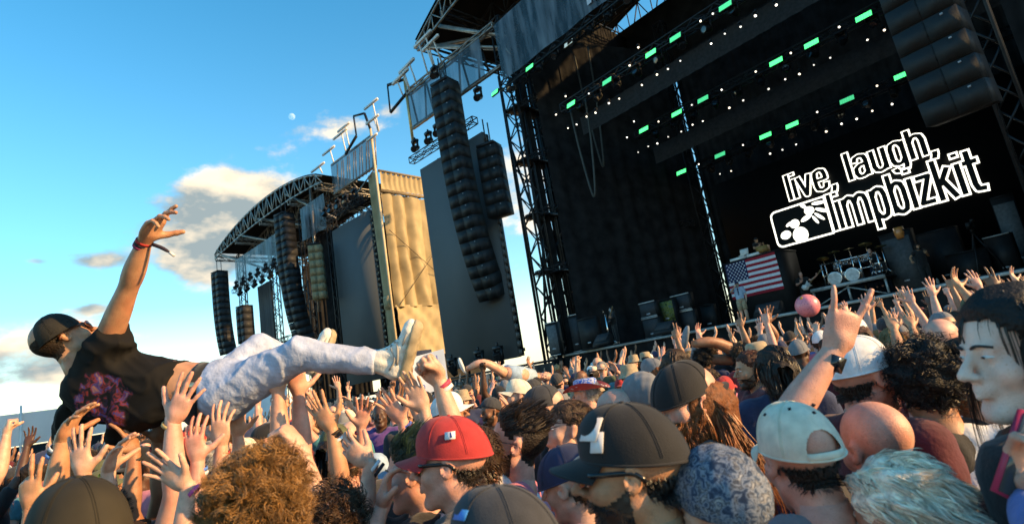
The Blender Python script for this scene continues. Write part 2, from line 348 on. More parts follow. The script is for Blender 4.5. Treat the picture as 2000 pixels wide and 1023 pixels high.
for (tx, ty) in ((-22., 22.2), (-22., 24.0), (-17.1, 32.6), (-1.35, 22.6), (-.2, 24.2)):
    g = truss(G(), (tx, ty, .2), (tx, ty, 23.5), .8 if tx < -20 else .62, .045, .9); MP('tower', g, ALU)
for zz in (7.2, 10.6, 14.0, 17.4): g = G(); g.box((-22, 23.1, zz), (1.1, 2.4, .12)); truss(g, (-22.5, 22.2, zz), (-20.3, 22.4, zz), .3, .02, .5); MP('platform', g, ALU)
for pts in (((-22.6, 22.0, 3.), (-21.4, 22.0, 9.)), ((-21.4, 22., 9.), (-22.6, 22., 15.)), ((-21.5, 23.8, 3), (-22.5, 23.8, 12.))): MP('brace', G().bar(*pts, .05), ALU)
MP('tower_cloth', G().add(*drape((-23.2, 24.9), (-21.45, 24.9), 2.3, 21, .5, .05, 2)), DRAPE, True)
MP('tower_cloth', G().add(*drape((-22.45, 23.1), (-21.5, 23.1), 2.3, 21.5, .4, .04, 3)), DRAPE, True)
for tx in (-21.6, -22.9): MP('cable_loom', G().bar((tx, 22, 2), (tx+.15, 22.1, 20), .09, 6), BLK)
# roof: shallow arch over the stage with an open girder eave
RX0, RX1, RZ0, RH = -29., 6.5, 25.7, 4.2
def roofz(x, Y=21.): t = (x-RX0)/(RX1-RX0); return RZ0+RH*4*t*(1-t)*.9
xs = np.linspace(RX0, RX1, 33)
g = G(); V, F = sheet(lambda u, v: (RX0+u*(RX1-RX0), 20.6+v*15.5, roofz(RX0+u*(RX1-RX0))+.25), 33, 6); g.add(V, F); MP('roof_skin', g, mat('roof_black', (.014, .013, .012), .7, .2, var=.3, scale=1), True)
for Y in (20.7, 24.5, 28.5, 32.5, 35.9):
    g = G()
    for i in range(32):
        p, q = np.array([xs[i], Y, roofz(xs[i])]), np.array([xs[i+1], Y, roofz(xs[i+1])]); bt = RZ0-.6+.35*(roofz(xs[i])-RZ0); bt2 = RZ0-.6+.35*(roofz(xs[i+1])-RZ0)
        g.bar(p, q, .06); a, b = np.array([xs[i], Y, bt]), np.array([xs[i+1], Y, bt2]); g.bar(a, b, .06); g.bar(a, q if i % 2 else b, .035) if i % 2 else g.bar(p, b, .035); g.bar(p, a, .03)
    MP('roof_girder', g, ALU if Y > 21 else STEEL)
for x in (-28.8, -25.5, -22, -15, -8): g = truss(G(), (x, 20.7, RZ0-.2+.3*(roofz(x)-RZ0)), (x, 35.9, RZ0-.2+.3*(roofz(x)-RZ0)), .55, .04, 1.2); MP('roof_beam', g, ALU)
for (a, b) in (((-28.5, 21, 25.3), (-22, 22, 21.5)), ((-26.5, 21, 25.6), (-21.5, 22, 22.)), ((-25, 24, 25.6), (-22, 24, 20.5)), ((-28.8, 21, 25.2), (-23, 26, 24.9))): MP('roof_strut', G().bar(a, b, .11), STEEL)
# header scrim and screen scrim with cross bracing behind
def scrim(Fr, P, Q, z0, z1, nm='banner', m=None, seed=0):
    P = np.asarray(P, float); Q = np.asarray(Q, float); L_ = np.linalg.norm(Q-P)
    V, F = sheet(lambda u, v: (P[0]+(Q[0]-P[0])*u, P[1]+(Q[1]-P[1])*u-.06*np.sin(u*L_*2.1+seed)*np.sin(v*3.1), z0+(z1-z0)*v-.08*np.sin(u*L_*.9)**2*(1-v)), int(L_*5)+6, 8); return G().add(V, F)
MP('header_banner', scrim(ms, (-21.6, 21.3), (2.5, 21.3), 18.9, 22.6), SCRIM, True)
g = G()
for i, x in enumerate(np.linspace(-14.6, -11.2, 9)): V, F = sheet(lambda u, v: (x+.28*u+.1*v, 21.2+0*u, 19.25+2.4*v), 3, 5); g.add(V, F)
MP('banner_print', g, mat('banner_white', (.55, .6, .66), .6, var=.15, scale=2))
MP('header_truss', truss(G(), (-22, 21.6, 18.7), (3, 21.6, 18.7), .5, .03, .6), ALU)
MP('header_truss', truss(G(), (-22, 22.2, 22.8), (4, 22.2, 22.8), .6, .04, .8), ALU)
MP('screen_header', truss(G(), (-31.2, 20.9, 23.), (-22, 21.7, 23.), .3, .05, 1.1), STEEL)
MP('screen_header', truss(G(), (-31.2, 20.9, 20.2), (-22, 21.7, 20.2), .12, .04, 1.1), STEEL)
MP('screen_banner', scrim(ms, (-31.1, 20.8), (-23.2, 21.4), 20.2, 22.9, seed=2), SCRIM, True)
g = G()
for i in range(9): x = -30.8+i*.95; g.bar((x, 21.15+.08*i, 20.2), (x+.45*(1 if i % 2 else -1), 21.15+.08*i, 23), .05)
MP('banner_brace', g, ALU)
SUNGOLD = mat('sungold_steel', (.62, .42, .18), .4, .4, .4, var=.2, scale=3)  # low sun's gold put into the post's base colour
MP('corner_post', G().bar((-31.35, 20.85, 18.6), (-31.35, 20.85, 24.3), .11, 8), SUNGOLD)
MP('corner_post', G().bar((-31.0, 22.6, 0.), (-31.0, 22.6, 18.), .09, 8), ALU)
g = G(); g.bar((-31.35, 20.85, 24.2), (-32.9, 20.3, 24.4), .08); g.bar((-32.9, 20.3, 24.4), (-33., 20.3, 22.3), .045); g.bar((-33., 20.3, 22.2), (-31.2, 20.8, 23.), .08); MP('davit', g, ALU)
for (x, z, l) in ((-31.2, 24.2, 2.3), (-30.2, 24.5, 2.1), (-27.8, 25.2, 2.2), (-27.0, 24.4, 2.0)): g = G().box((x, 20.4, z), (l, .16, .2)); g.bar((x-.5, 20.4, z), (x-.5, 20.8, 22.9), .04); g.bar((x+.4, 20.4, z), (x+.4, 20.8, 22.9), .04); MP('outrigger', g, PAINT)
# ------------------------------------------------------------------ screens, arrays, lights
def big_screen(name, loc, rz, w, z0, z1, label):
    Fr = Frame(name, loc, label, 'screen', rz)
    Fr.part('panel', G().box((-w/2, .12, (z0+z1)/2), (w, .24, z1-z0)), LEDM)
    g = G(); nx, nz2 = 6, int(round((z1-z0)/(w/6)))
    for i in range(nx): g.box((-w+(i+.5)*w/nx, .45, (z0+z1)/2), (w/nx*.9, .3, z1-z0-.1))
    g.box((-w/2, .62, z0+.4), (w, .1, .2)); Fr.part('frame', g, ALU); em = G().box((0, 0, 0), (.09, .2, .33)).mesh('edge_connector'); eg = mat('edge_grey', (.12, .11, .1), .6)
    for k in range(int((z1-z0)/.5)): put('edge_connector', em, eg, Fr.o, m4(t=(.10, .12, z0+.25+.5*k)))
    return Fr
s1 = big_screen('video_screen', (-24.5, 21.5, 0), R(5.), 6.6, 2.75, 16.95, 'tall switched-off grey video wall left of the main stage opening')
truss_i = 0
def light_truss(a, b, label, w=.42, m=None):
    a = np.asarray(a, float); b = np.asarray(b, float); c = (a+b)/2; o = truss(G(), a-c, b-c, w, .026, .5).ob('lighting_truss', m or ALU); o.location = c; return tag(o, label, 'truss')
light_truss((-31.5, 20.6, 17.75), (-24.6, 21.2, 17.75), 'short dark lighting truss along the top of the grey video wall by the main stage')
light_truss((-17.6, 21.4, 15.05), (3, 21.4, 15.05), 'front hanging lighting truss inside the main stage, highest row of lamps')
light_truss((-16.8, 26.5, 14.05), (3.2, 26.5, 14.05), 'middle hanging lighting truss inside the main stage')
light_truss((-16.4, 31., 12.35), (3.3, 31., 12.35), 'rear hanging lighting truss just above the lettered screen')
light_truss((-19.5, 30.5, 9.2), (-17.2, 31.2, 9.2), 'short dark truss on the stage side drape')
for Y, z, x0 in ((21.9, 13.9, -17.), (27.2, 12.75, -16.4)): MP('border_drape', G().add(*drape((x0, Y), (4, Y), z-.55, z+.45, .6, .03, 4, 3)), mat('border_grey', (.02, .02, .021), .9, var=.3), True)
_lt = {}
def spot(P, aim, label, group, lit=True, s=1., name='stage_lamp'):
    if 'h' not in _lt:
        g = G(); V, F = lathe([(.0001, -.22), (.10, -.22), (.13, -.12), (.14, .1), (.155, .18), (.15, .22), (.12, .20)], 14); g.add(V, F); _lt['h'] = g.mesh('housing', True)
        g = G(); V, F = lathe([(.0001, .205), (.06, .207), (.125, .2)], 14); g.add(V, F); _lt['l'] = g.mesh('lens', True)
        g = G(); g.box((0, 0, .36), (.34, .22, .12)); g.box((-.19, 0, .14), (.04, .1, .4)); g.box((.19, 0, .14), (.04, .1, .4)); g.bar((0, 0, .42), (0, 0, .55), .03); _lt['y'] = g.mesh('yoke')
    o = empty(name, P, label, 'stage light', group); o.scale = (s, s, s); put('yoke', _lt['y'], ALU, o)
    z = nz(np.asarray(aim, float)); x = nz(np.cross((0, 0, 1), z)); Rm = np.stack([x, np.cross(z, x), z], 1)
    h = put('housing', _lt['h'], BLK, o, m4(Rm)); put('lens', _lt['l'], rng.choice(LAMPS) if lit else GLASSD, h); return o
def strobe(P, w, h, m, label, group, Rm=None):
    o = empty('strobe_panel', P, label, 'stage light', group); Rm = np.eye(3) if Rm is None else Rm
    G().box((0, .07, 0), (w, .12, h), Rm).ob('housing', BLK, o); g = G()
    for i in range(6):
        for j in range(2): g.box(Rm@np.array([-w*.47+(i+.5)*w*.94/6, 0, -h*.45+(j+.5)*h*.9/2]), (w*.94/6*.93, .015, h*.45*.92), Rm)
    g.ob('panel', m, o); return o
z4 = lambda q: (q[0]/2.922+1050, q[1]/2.922)
z5 = lambda q: (q[0]/2.922+1500, q[1]/2.922)
tilt = rotx(R(-18))
rows = [('front', 21.1, [z4(q) for q in ((190, 595), (395, 465), (645, 305), (785, 215), (1070, 35))]), ('middle', 26.2, [z4(q) for q in ((605, 740), (793, 647), (943, 567), (1360, 353))]+[z5(q) for q in ((247, 250), (545, 95))]),
        ('rear', 30.7, [z4(q) for q in ((820, 982), (1040, 885), (1300, 775))]+[z5(q) for q in ((137, 713), (450, 570), (765, 430))])]
NTH = 'first second third fourth fifth sixth seventh eighth ninth tenth eleventh twelfth thirteenth fourteenth fifteenth sixteenth seventeenth eighteenth'.split()
ORD = ['first', 'second', 'third', 'fourth', 'fifth', 'sixth', 'seventh']
for rn, Y, L_ in rows:
    for i, q in enumerate(L_): strobe(onY(*q, Y), .62*(Y/24)**.5, .3, GREEND if (i % 3 == 1 and rn != 'middle') or (rn == 'front' and i == 3) or (rn == 'middle' and i == 2) else GREEN, '%s green strobe panel from the end by the side drape on the %s lighting truss' % (ORD[i], rn), 'green strobe panels', tilt)
dots = [('front', 21.2, [z4(q) for q in ((1358, 27), (1245, 87), (1158, 148), (1072, 190), (990, 247), (817, 346), (745, 392), (680, 425), (597, 482), (467, 560), (407, 587), (334, 640), (280, 663), (225, 708), (175, 730))], [z4(q) for q in ((930, 122), (525, 375), (293, 535), (105, 655), (1000, 80), (575, 272), (160, 550))]),
        ('middle', 26.3, [z4(q) for q in ((1415, 450), (1315, 508), (1170, 572), (1095, 613), (945, 687), (883, 711), (818, 750), (747, 778), (686, 815), (632, 833), (575, 867))]+[z5(q) for q in ((564, 228), (661, 170), (352, 330), (265, 367), (183, 418), (100, 450))], [z4(q) for q in ((1050, 514), (880, 600), (690, 695), (1245, 410), (510, 785), (550, 694))]+[z5(q) for q in ((406, 156), (130, 304))]),
        ('rear', 30.8, [z4(q) for q in ((1398, 853), (1325, 875), (1104, 973), (1040, 992))]+[z5(q) for q in ((710, 593), (596, 632), (504, 678), (417, 706), (333, 748), (157, 823), (84, 853), (10, 875))], [z4(q) for q in ((920, 938), (1172, 828))]+[z5(q) for q in ((622, 491), (281, 640))])]
for rn, Y, L_, L2 in dots:
    for n_, q in enumerate(sorted(L_)):
        P = onY(*q, Y); spot(P, nz(CAM+np.array([-4, 0, 0])-P)+np.array([rng.uniform(-.5, .5), rng.uniform(-.2, .3), -.35+rng.uniform(-.3, .2)]), '%s lit white lamp from the side drape, hanging under the %s lighting truss' % (NTH[n_], rn), 'white lamps under the %s truss' % rn, True, rng.uniform(.3, .44))
    for n_, q in enumerate(sorted(L2)):
        P = onY(*q, Y); spot(P, nz(CAM-P), '%s small lamp from the side drape, standing just above the %s lighting truss' % (NTH[n_], rn), 'small lamps above the %s truss' % rn, True, .36)
for i in range(14):                          # unlit movers along the header truss
    x = -21.2+i*1.25; spot((x, 21.5, 18.2), (.2*math.sin(i*2.), -1, -.9+.5*math.cos(i*1.7)), '%s unlit moving light from the tower, hanging from the header truss' % NTH[i], 'unlit movers on the header truss', False, 1.25)
for rn, Y, z, x0 in (('front', 21.45, 14.7, -16.5), ('middle', 26.55, 13.7, -15.6), ('rear', 31.05, 12.0, -15.2)):
    for i in range(11): x = x0+i*1.22; spot((x, Y, z-.15), (.5*math.sin(i*2.3+Y), -1, -.5+.9*math.cos(i*1.9)), '%s dark moving light from the side drape between the lamps of the %s truss' % (NTH[i], rn), 'dark movers on the %s truss' % rn, False, 1.05)
for i, (x, Y, z0, z1) in enumerate(((-17.3, 21.6, 9.8, 15), (-18.9, 25, 12.5, 20))):
    o = G().add(*loft(smooth_path([(x, Y, z1), (x+.1, Y, (z0+z1)/2), (x+.5, Y-.1, z0), (x+.9, Y, (z0+z1)/2), (x+1.1, Y, z1)], 24), np.full(24, .05), 6)); c_ = np.array([x, Y, z1]); o.tr(m4(t=-c_)); o = o.ob('hanging_cable', mat('cable_grey', (.05, .055, .05), .6), None, True); o.location = c_; tag(o, ('looped cable hanging from the end of the front truss', 'long looped cable high on the side drape')[i], 'cable')
for q, Z in (((966, 181), 21.3), ((1034, 132), 21.3), ((1110, 85), 21.3)): strobe(onY(*q, Z), .62, .3, GREEN if q[0] < 1100 else mat('led_pale', (.5, .6, .62), .4, emit=.35, ecol=(.45, .65, .68), var=0), 'strobe panel on the header truss, %s' % {966: 'green, nearest the tower', 1034: 'green, second from the tower', 1110: 'pale grey, third from the tower'}[q[0]], 'strobe panels on the header truss', tilt)
for q in ((850, 148, 20.4), (855, 260, 20.6), (895, 232, 20.9), (812, 290, 20.5), (838, 275, 20.5), (935, 190, 21.2)):
    P = onY(*q); spot(P, (.3, -1, -.6), '%s moving light, unlit, around the truss above the main grey video wall' % {850: 'topmost', 855: 'array-side', 895: 'array-shadowed', 812: 'leftmost', 838: 'second', 935: 'tower-side'}[q[0]], 'movers above the grey video wall', False, 1.5)
for q in ((885, 722, 34), (938, 708, 33), (975, 700, 32)): P = at(*q); spot(P, (0, -.4, .9), '%s black moving light on the low platform before the grey video wall' % {885: 'leftmost', 938: 'middle', 975: 'rightmost'}[q[0]], 'movers on the low platform', False, 1.7)
lp = G().box((-26, 20.2, 2.2), (12, .8, .12)); lp.add(*drape((-32, 19.8), (-20, 19.8), 0, 2.1, .5, .03, 1, 3)); lp.tr(m4(t=(26, -20, 0))); o = lp.ob('low_platform', BLK); o.location = (-26, 20, 0); tag(o, 'low black platform carrying lights below the grey video wall', 'platform')
# speaker arrays: J-shaped hangs of cabinets
_cab = {}; CABF = mat('cabinet_paint', (.024, .025, .027), .6, .3, var=.15, scale=3)
def array(name, top, n, ch, w, d, rz, curve, label, group=None, m=None, gm=None):
    Fr = Frame(name, top, label, 'speaker', rz, group); key = (w, ch, d)
    if key not in _cab:
        g = G(); g.box((0, 0, -ch/2), (w, d, ch*.985)); _cab[key] = [g.mesh('cabinet')]; g = G()
        for s in (-1, 1): g.box((s*w*.245, -d/2-.012, -ch/2), (w*.47, .03, ch*.93))
        g.box((0, -d/2-.002, -ch/2), (w*.1, .012, ch*.5))
        _cab[key].append(g.mesh('grille')); g = G()
        g.box((w*.245+.05, -d/2-.03, -ch*.12), (.07, .012, .05))
        _cab[key].append(g.mesh('badge'))
    Fr.part('bumper', G().box((0, 0, .12), (w*.9, d*1.1, .16)).bar((0, -.3, .2), (0, -.3, 1.8), .03).bar((0, .3, .2), (0, .3, 1.8), .03), ALU)
    y = 0.; z = 0.; a = 0.
    for i in range(n):
        a = -R(curve)*(i/n)**2.2; M_ = m4(rotx(-a), (0, y, z))
        c = put('cabinet', _cab[key][0], m or CABF, Fr.o, M_); gr_ = put('grille', _cab[key][1], gm or GRILL, c); put('badge', _cab[key][2], mat('badge', (.35, .36, .38), .4, var=0), gr_)
        y += -math.sin(-a)*ch*-1; z -= math.cos(a)*ch
    return Fr
array('line_array_speaker', (-25.1, 19.6, 20.), 19, .72, 1.5, 1.1, R(14), 24, 'tall curved black line array hanging in front of the grey video wall')
array('line_array_speaker', (-23.5, 21.0, 15.3), 6, .72, 1.3, 1.0, R(22), 6, 'short black line array hanging between the tall array and the stage tower')
P = onplane(1705, -60, (0, 18.6, 0), (0, 1, 0)); array('line_array_speaker', (P[0]+.76, 18.6, 14.1), 11, .68, 1.5, 1.0, R(-6), 12, 'big two-column black line array hanging in front of the lettered screen')
# centre LED wall with the lettering
SY = 33.
led = Frame('stage_screen', (-8.5, SY, DZ), 'black stage screen lit with big white outlined lettering and an emblem', 'screen')
led.part('panel', G().box((0, .2, 5.4), (15.6, .2, 7.2)), SCRK)
ARCH = lambda x0, x1: [(x0, 1.15), (x0+.12, 1.42), (x0+.26, 1.5), (x1-.06, 1.41), (x1, 1.12)]
BOWL = [(.15, 1.15), (.27, 1.43), (.42, 1.5), (.59, 1.41), (.65, 1.12), (.65, .38), (.59, .09), (.42, 0), (.27, .07), (.15, .35)]
GLY = {'l': (.30, [[(.15, 0), (.15, 2)]]), 'i': (.30, [[(.15, 0), (.15, 1.5)], [(.15, 1.84), (.15, 2)]]), 'v': (.78, [[(.1, 1.5), (.39, .0), (.68, 1.5)]]), ' ': (.5, []), ',': (.36, [[(.17, .08), (.17, -.1), (.1, -.38)]]),
       'e': (.80, [[(.65, .45), (.6, .1), (.4, 0), (.2, .1), (.15, .4), (.15, 1.1), (.2, 1.4), (.4, 1.5), (.6, 1.4), (.65, 1.1), (.65, .78), (.15, .78)]]), 'a': (.80, [[(.65, 0), (.65, 1.1), (.6, 1.4), (.4, 1.5), (.2, 1.4), (.15, 1.12)], [(.65, .86), (.35, .84), (.17, .65), (.15, .3), (.25, .03), (.45, .04), (.65, .25)]]),
       'u': (.80, [[(.15, 1.5), (.15, .35), (.23, .07), (.38, 0), (.55, .07), (.65, .3)], [(.65, 1.5), (.65, 0)]]), 'g': (.80, [[(.65, 1.15), (.53, 1.44), (.38, 1.5), (.21, 1.41), (.15, 1.12), (.15, .38), (.21, .09), (.38, 0), (.53, .07), (.65, .35)], [(.65, 1.5), (.65, -.18), (.59, -.42), (.4, -.5), (.2, -.44), (.15, -.25)]]),
       'h': (.80, [[(.15, 0), (.15, 2)], ARCH(.15, .65)+[(.65, 0)]]), 'm': (1.28, [[(.15, 0), (.15, 1.5)], ARCH(.15, .64)+[(.64, 0)], ARCH(.64, 1.13)+[(1.13, 0)]]), 'p': (.80, [[(.15, 1.5), (.15, -.5)], BOWL]), 'b': (.80, [[(.15, 2), (.15, 0)], BOWL]),
       'z': (.72, [[(.1, 1.38), (.6, 1.38), (.12, .12), (.62, .12)]]), 'k': (.82, [[(.15, 0), (.15, 2)], [(.2, .72), (.62, 1.5)], [(.33, .95), (.68, 0)]]), 't': (.66, [[(.27, 1.95), (.27, .35), (.33, .09), (.6, .06)], [(.04, 1.40), (.56, 1.40)]])}
def lettering(Fr, txt, x0, x1, zb, zt, w_in, w_out, my):
    tot = sum(GLY[c][0] for c in txt); sx = (x1-x0)/tot; sz = (zt-zb)/2.; x = x0; kk = 0
    for c in txt:
        for nm, hw, m, yy in (('letter_outline', w_out, LITW, my), ('letter_fill', w_in, SCRK, my-.03)):
            g = G()
            for st in GLY[c][1]:
                for i in range(len(st)-1):
                    p, q = np.array(st[i], float), np.array(st[i+1], float); d = nz(q-p); ext = hw if True else 0; n = np.array([-d[1], d[0]]); kk += 1; e0 = hw if i == 0 else 0; e1 = hw if i == len(st)-2 else 0
                    if e0 and hw == w_out: e0 = e1 = 0
                    e0 = (w_out-w_in) if (i == 0 and hw == w_out) else 0.; e1 = (w_out-w_in) if (i == len(st)-2 and hw == w_out) else 0.
                    for pts in ([p+n*hw-d*e0, p-n*hw-d*e0, q-n*hw+d*e1, q+n*hw+d*e1],): V = np.array([(x+v[0]*sx, yy-.0004*(kk % 40), zb+v[1]*sz) for v in pts]); g.add(V, [(0, 1, 2, 3)])
                    if i < len(st)-2:
                        kk += 1; t = np.arange(10)*.62832; V = np.array([(x+(q[0]+math.cos(a)*hw)*sx, yy-.0004*(kk % 40), zb+(q[1]+math.sin(a)*hw)*sz) for a in t]); g.add(V, np.array([list(range(10))]))
            if g.V: g.ob(nm, m, Fr.o)
        x += GLY[c][0]*sx
def L2(px, py): P = onY(px, py, SY); return P[0]+8.5, P[2]-DZ
b0 = L2(1519, 486); b1 = L2(1505, 417); r1 = L2(1933, 367)
lettering(led, 'limpbizkit', L2(1613, 400)[0]+.05, r1[0], b0[1]+.12, b1[1]+.0, .105, .185, -.02)
t0 = L2(1540, 396); t1 = L2(1524, 342)
lettering(led, 'live, laugh,', t0[0]+.05, L2(1838, 304)[0], t0[1]+.1, t1[1]-.12, .104, .178, .06)
def flat(pts, y, m, nm, parent): V = np.array([(p[0], y, p[1]) for p in pts]); return G().add(V, np.array([list(range(len(V)))])).ob(nm, m, parent)
ex0, ex1, ez0, ez1 = b0[0], L2(1613, 400)[0]+.02, b0[1], b1[1]+.06
def rrect(x0, x1, z0, z1, r_):
    out = []
    for cx, cz, a0 in ((x1-.05, z1-.05, 0), (x0+r_, z1-r_, 90), (x0+r_, z0+r_, 180), (x1-.05, z0+.05, 270)):
        rr_ = r_ if cx == x0+r_ else .05
        for a in range(0, 91, 15): out.append((cx+rr_*math.cos(R(a0+a)), cz+rr_*math.sin(R(a0+a))))
    return out
flat(rrect(ex0, ex1, ez0, ez1, .35), .085, LITW, 'emblem_frame', led.o); flat(rrect(ex0+.1, ex1-.1, ez0+.1, ez1-.1, .27), .075, SCRK, 'emblem_field', led.o)
ew, eh = ex1-ex0, ez1-ez0
def blob(cx, cz, rx, rz, a, k): t = np.arange(24)*6.2832/24; ca, sa = math.cos(R(a)), math.sin(R(a)); x = np.cos(t)*rx; z = np.sin(t)*rz; flat([(ex0+ew*cx+x_*ca-z_*sa, ez0+eh*cz+x_*sa+z_*ca) for x_, z_ in zip(x, z)], .062-.001*k, LITW, 'emblem_shape', led.o)
for k, q in enumerate(((.20, .30, .30, .24, 10), (.40, .52, .27, .25, 20), (.45, .20, .42, .45, 0), (.30, .55, .2, .09, 25), (.62, .58, .34, .13, 20), (.70, .74, .27, .24, -10), (.62, .90, .10, .22, 40), (.88, .86, .36, .10, -8), (.90, .66, .36, .10, -30), (.84, .52, .33, .085, -50), (.76, .47, .28, .075, -66))): blob(*q, k)
# ------------------------------------------------------------------ far stage, turned a little towards the crowd
LRZ = R(5.6); LO = np.array([-47.15, 25.13, 0.])
fs = Frame('far_stage', LO, 'second festival stage farther off, tan draped side wall lit by the low sun', 'stage', LRZ)
def FP(name, g, m, smooth=False, parent=None): return fs.part(name, g, m, smooth, parent)
def LP(x, y, z): return LO+rotz(LRZ)@np.array([x, y, z], float)
big_screen('video_screen', LO, LRZ, 7.3, 3.4, 19.7, 'tall switched-off dark grey video wall at the far stage beside the tan drapes')
# tan side wall: header band, long drape, flared skirt and seams
TANM = [TAN]
def wall_pt(y, z, b=0.): return (1.95+b, y, z)
def tan_drape(u, v):
    y = .45+u*9.; b = .80*(np.abs(np.sin(u*17+.35*np.sin(v*3)+1.1*np.sin(u*5)))-.5)*(1-.35*v)+.06*np.sin(u*47+v*6+2*np.sin(v*5))+.05*np.sin(v*22+u*31); return 1.9+b*.8, y, 9.6+v*11.2
g = G(); g.add(*sheet(tan_drape, 180, 24)); FP('side_drape', g, TAN, True)
g = G(); g.add(*sheet(lambda u, v: (1.95+.09*np.sin(u*95+2*np.sin(v*3))*(.4+v), .4+u*9.2, 21.25+v*1.75), 120, 6)); FP('header_valance', g, TAN, True)
FP('header_rail', G().box((1.98, 5, 21.05), (.16, 9.4, .26)).box((1.98, 5, 23.12), (.2, 9.4, .2)), mat('tan_rail', (.22, .16, .09), .7))
g = G(); g.add(*sheet(lambda u, v: (1.9+(1-v)*.9+.12*np.sin(u*30+v*9)+.05*np.sin(u*70-v*20), .4+u*9.2, 5.2+v*4.6-.9*(1-v)*u), 70, 16)); FP('flared_skirt', g, TAN, True)
g = G(); g.add(*sheet(lambda u, v: (1.6+(1-v)*1.0+.1*np.sin(u*26), .4+u*9.2, v*5.6), 50, 8)); FP('lower_drape', g, mat('lower_dark', (.03, .027, .022), .9, var=.3, scale=2), True)
for a, b in (((2.3, .5, 9.6), (2.3, 8, 17.5)), ((2.3, .5, 17.), (2.3, 8, 11.))): FP('cable', G().bar(a, b, .022), mat('cable_dark', (.05, .04, .03), .7))
FP('front_strip', G().add(*sheet(lambda u, v: (.45+u*1.5, .15+.08*np.sin(u*10+v*5), 4.5+v*18.6+0*u), 14, 20)), TAN, True)
for k in range(30): pass
g = G()
for k in range(24): g.box((.38, .05, 4.6+k*.62), (.16, .06, .2))
FP('lacing', g, mat('lacing', (.30, .24, .16), .7))
FP('tall_post', G().bar((2.1, -.1, 0), (2.1, -.1, 27.4), .12, 8), mat('post_pale', (.55, .43, .27), .5, var=.15)); 
FP('sign_plate', G().box((1.2, -.02, 10.2), (.95, .03, 1.2)).box((1.2, -.045, 10.2), (.75, .03, 1.0), mi=1), [mat('plate', (.45, .36, .22), .6), TAN])
# header banner with braces, posts and outriggers
FP('header_banner', scrim(fs, (-5.9, -.15), (2.0, -.15), 23.55, 26.7), SCRIM, True)
g = G(); [g.bar((-5.7+i*.62, .3, 23.5), (-5.3+i*.62+.3*(i % 2), .3, 26.7), .05) for i in range(13)]; FP('banner_brace', g, STEEL)
for z in (23.5, 26.75): FP('header_rail', G().bar((-6, 0, z), (2.1, 0, z), .09), STEEL)
FP('cable', G().bar((-6, .1, 20.6), (2.1, .1, 23.5), .05), STEEL)
for (x, z, l) in ((-8.2, 27.3, 3.0), (-5.6, 28.2, 2.6), (-3., 29., 2.8), (-2.2, 29.4, 2.4), (3.0, 27.9, 2.2), (3.1, 29.5, 2.4), (2.6, 26.2, 1.8)): g = G().box((x, -.4, z), (l, .16, .2)); g.bar((x+.2, -.3, z), (x+.2, 0, 26.6), .05); FP('outrigger', g, PAINT)
g = G(); g.bar((2.1, -.1, 27.3), (1.7, -.3, 29.2), .09); g.bar((1.7, -.3, 29.2), (.2, -.6, 29.5), .08); g.bar((.2, -.6, 29.5), (.3, -.6, 27.4), .06); g.bar((.3, -.6, 27.3), (-2.2, -.5, 26.4), .1); FP('davit', g, ALU)
# arched roof
lx0, lx1 = -38., -6.2
def lz(x): t = (x-lx0)/(lx1-lx0); return 25.4+2.3*(4*t*(1-t))**.8*(.85+.3*t)
xs = np.linspace(lx0, lx1, 27)
FP('roof_skin', G().add(*sheet(lambda u, v: (lx0+u*(lx1-lx0), -1.2+v*14, lz(lx0+u*(lx1-lx0))+.2), 30, 5)), mat('roof_black', (.014, .013, .012), .7), True)
for Y in (-1.2, 3., 7.5, 12.):
    g = G()
    for i in range(26):
        p, q = np.array([xs[i], Y, lz(xs[i])]), np.array([xs[i+1], Y, lz(xs[i+1])]); f = .35; a, b = np.array([xs[i], Y, 24.7+(p[2]-25.4)*f]), np.array([xs[i+1], Y, 24.7+(q[2]-25.4)*f]); g.bar(p, q, .08); g.bar(a, b, .07); g.bar(p, a, .04); g.bar(*((p, b) if i % 2 else (a, q)), .05)
    FP('roof_girder', g, STEEL if Y < 4 else ALU)
for x in (-37.5, -30, -22, -14, -7.5): FP('roof_beam', truss(G(), (x, -1.2, 24.6+.3*(lz(x)-25.4)), (x, 12.5, 24.6+.3*(lz(x)-25.4)), .6, .05, 1.3), STEEL)
for a, b in (((-36, -1, 24.8), (-27, 1.5, 20.5)), ((-30, -1, 26), (-19, 2, 21.5)), ((-24, -1, 26.4), (-13, 2, 22.)), ((-15, -1, 26.5), (-8, 1, 21.5)), ((-10, -.5, 26), (-12.5, .5, 12))): FP('roof_strut', G().bar(a, b, .12), STEEL)
for x, y in ((-34.5, 1), (-24.6, 1.2), (-15.2, 1), (-9.3, 1.2), (-15.2, 10), (-34, 10)): FP('tower', truss(G(), (x, y, 0), (x, y, 24.5), .8, .05, 1.), ALU)
FP('deck', G().box((-22, 6, 2.3), (28, 11, .25)), BLK)
FP('front_skirt', G().add(*drape((-36, .3), (-7.3, .3), 0, 2.2, .6, .05, 1, 3)), DRAPE, True)
FP('back_drape', G().add(*drape((-19.6, 11.8), (-7.6, 11.8), 2.4, 24, .6, .12, 2, 8)), DRAPE, True)
FP('side_drape', G().add(*drape((-19.2, 2.2), (-15.4, 8.), 2.4, 19., .6, .12, 4, 8)), DRAPE, True)
FP('side_drape', G().add(*drape((-11.6, .9), (-7.4, .9), 2.4, 20.5, .6, .12, 4, 8)), DRAPE, True)
FP('side_drape', G().add(*drape((-31., 1.6), (-26.4, 1.6), 9.6, 19., .6, .12, 3, 8)), LEDM, True)
FP('wing_banner', G().add(*sheet(lambda u, v: (-33+u*15.5, -1.6+.06*np.sin(u*22), 1.0+v*8.2+.0*u), 40, 6)), mat('white_banner', (.66, .70, .76), .6, .2, var=.06, scale=.5), True)
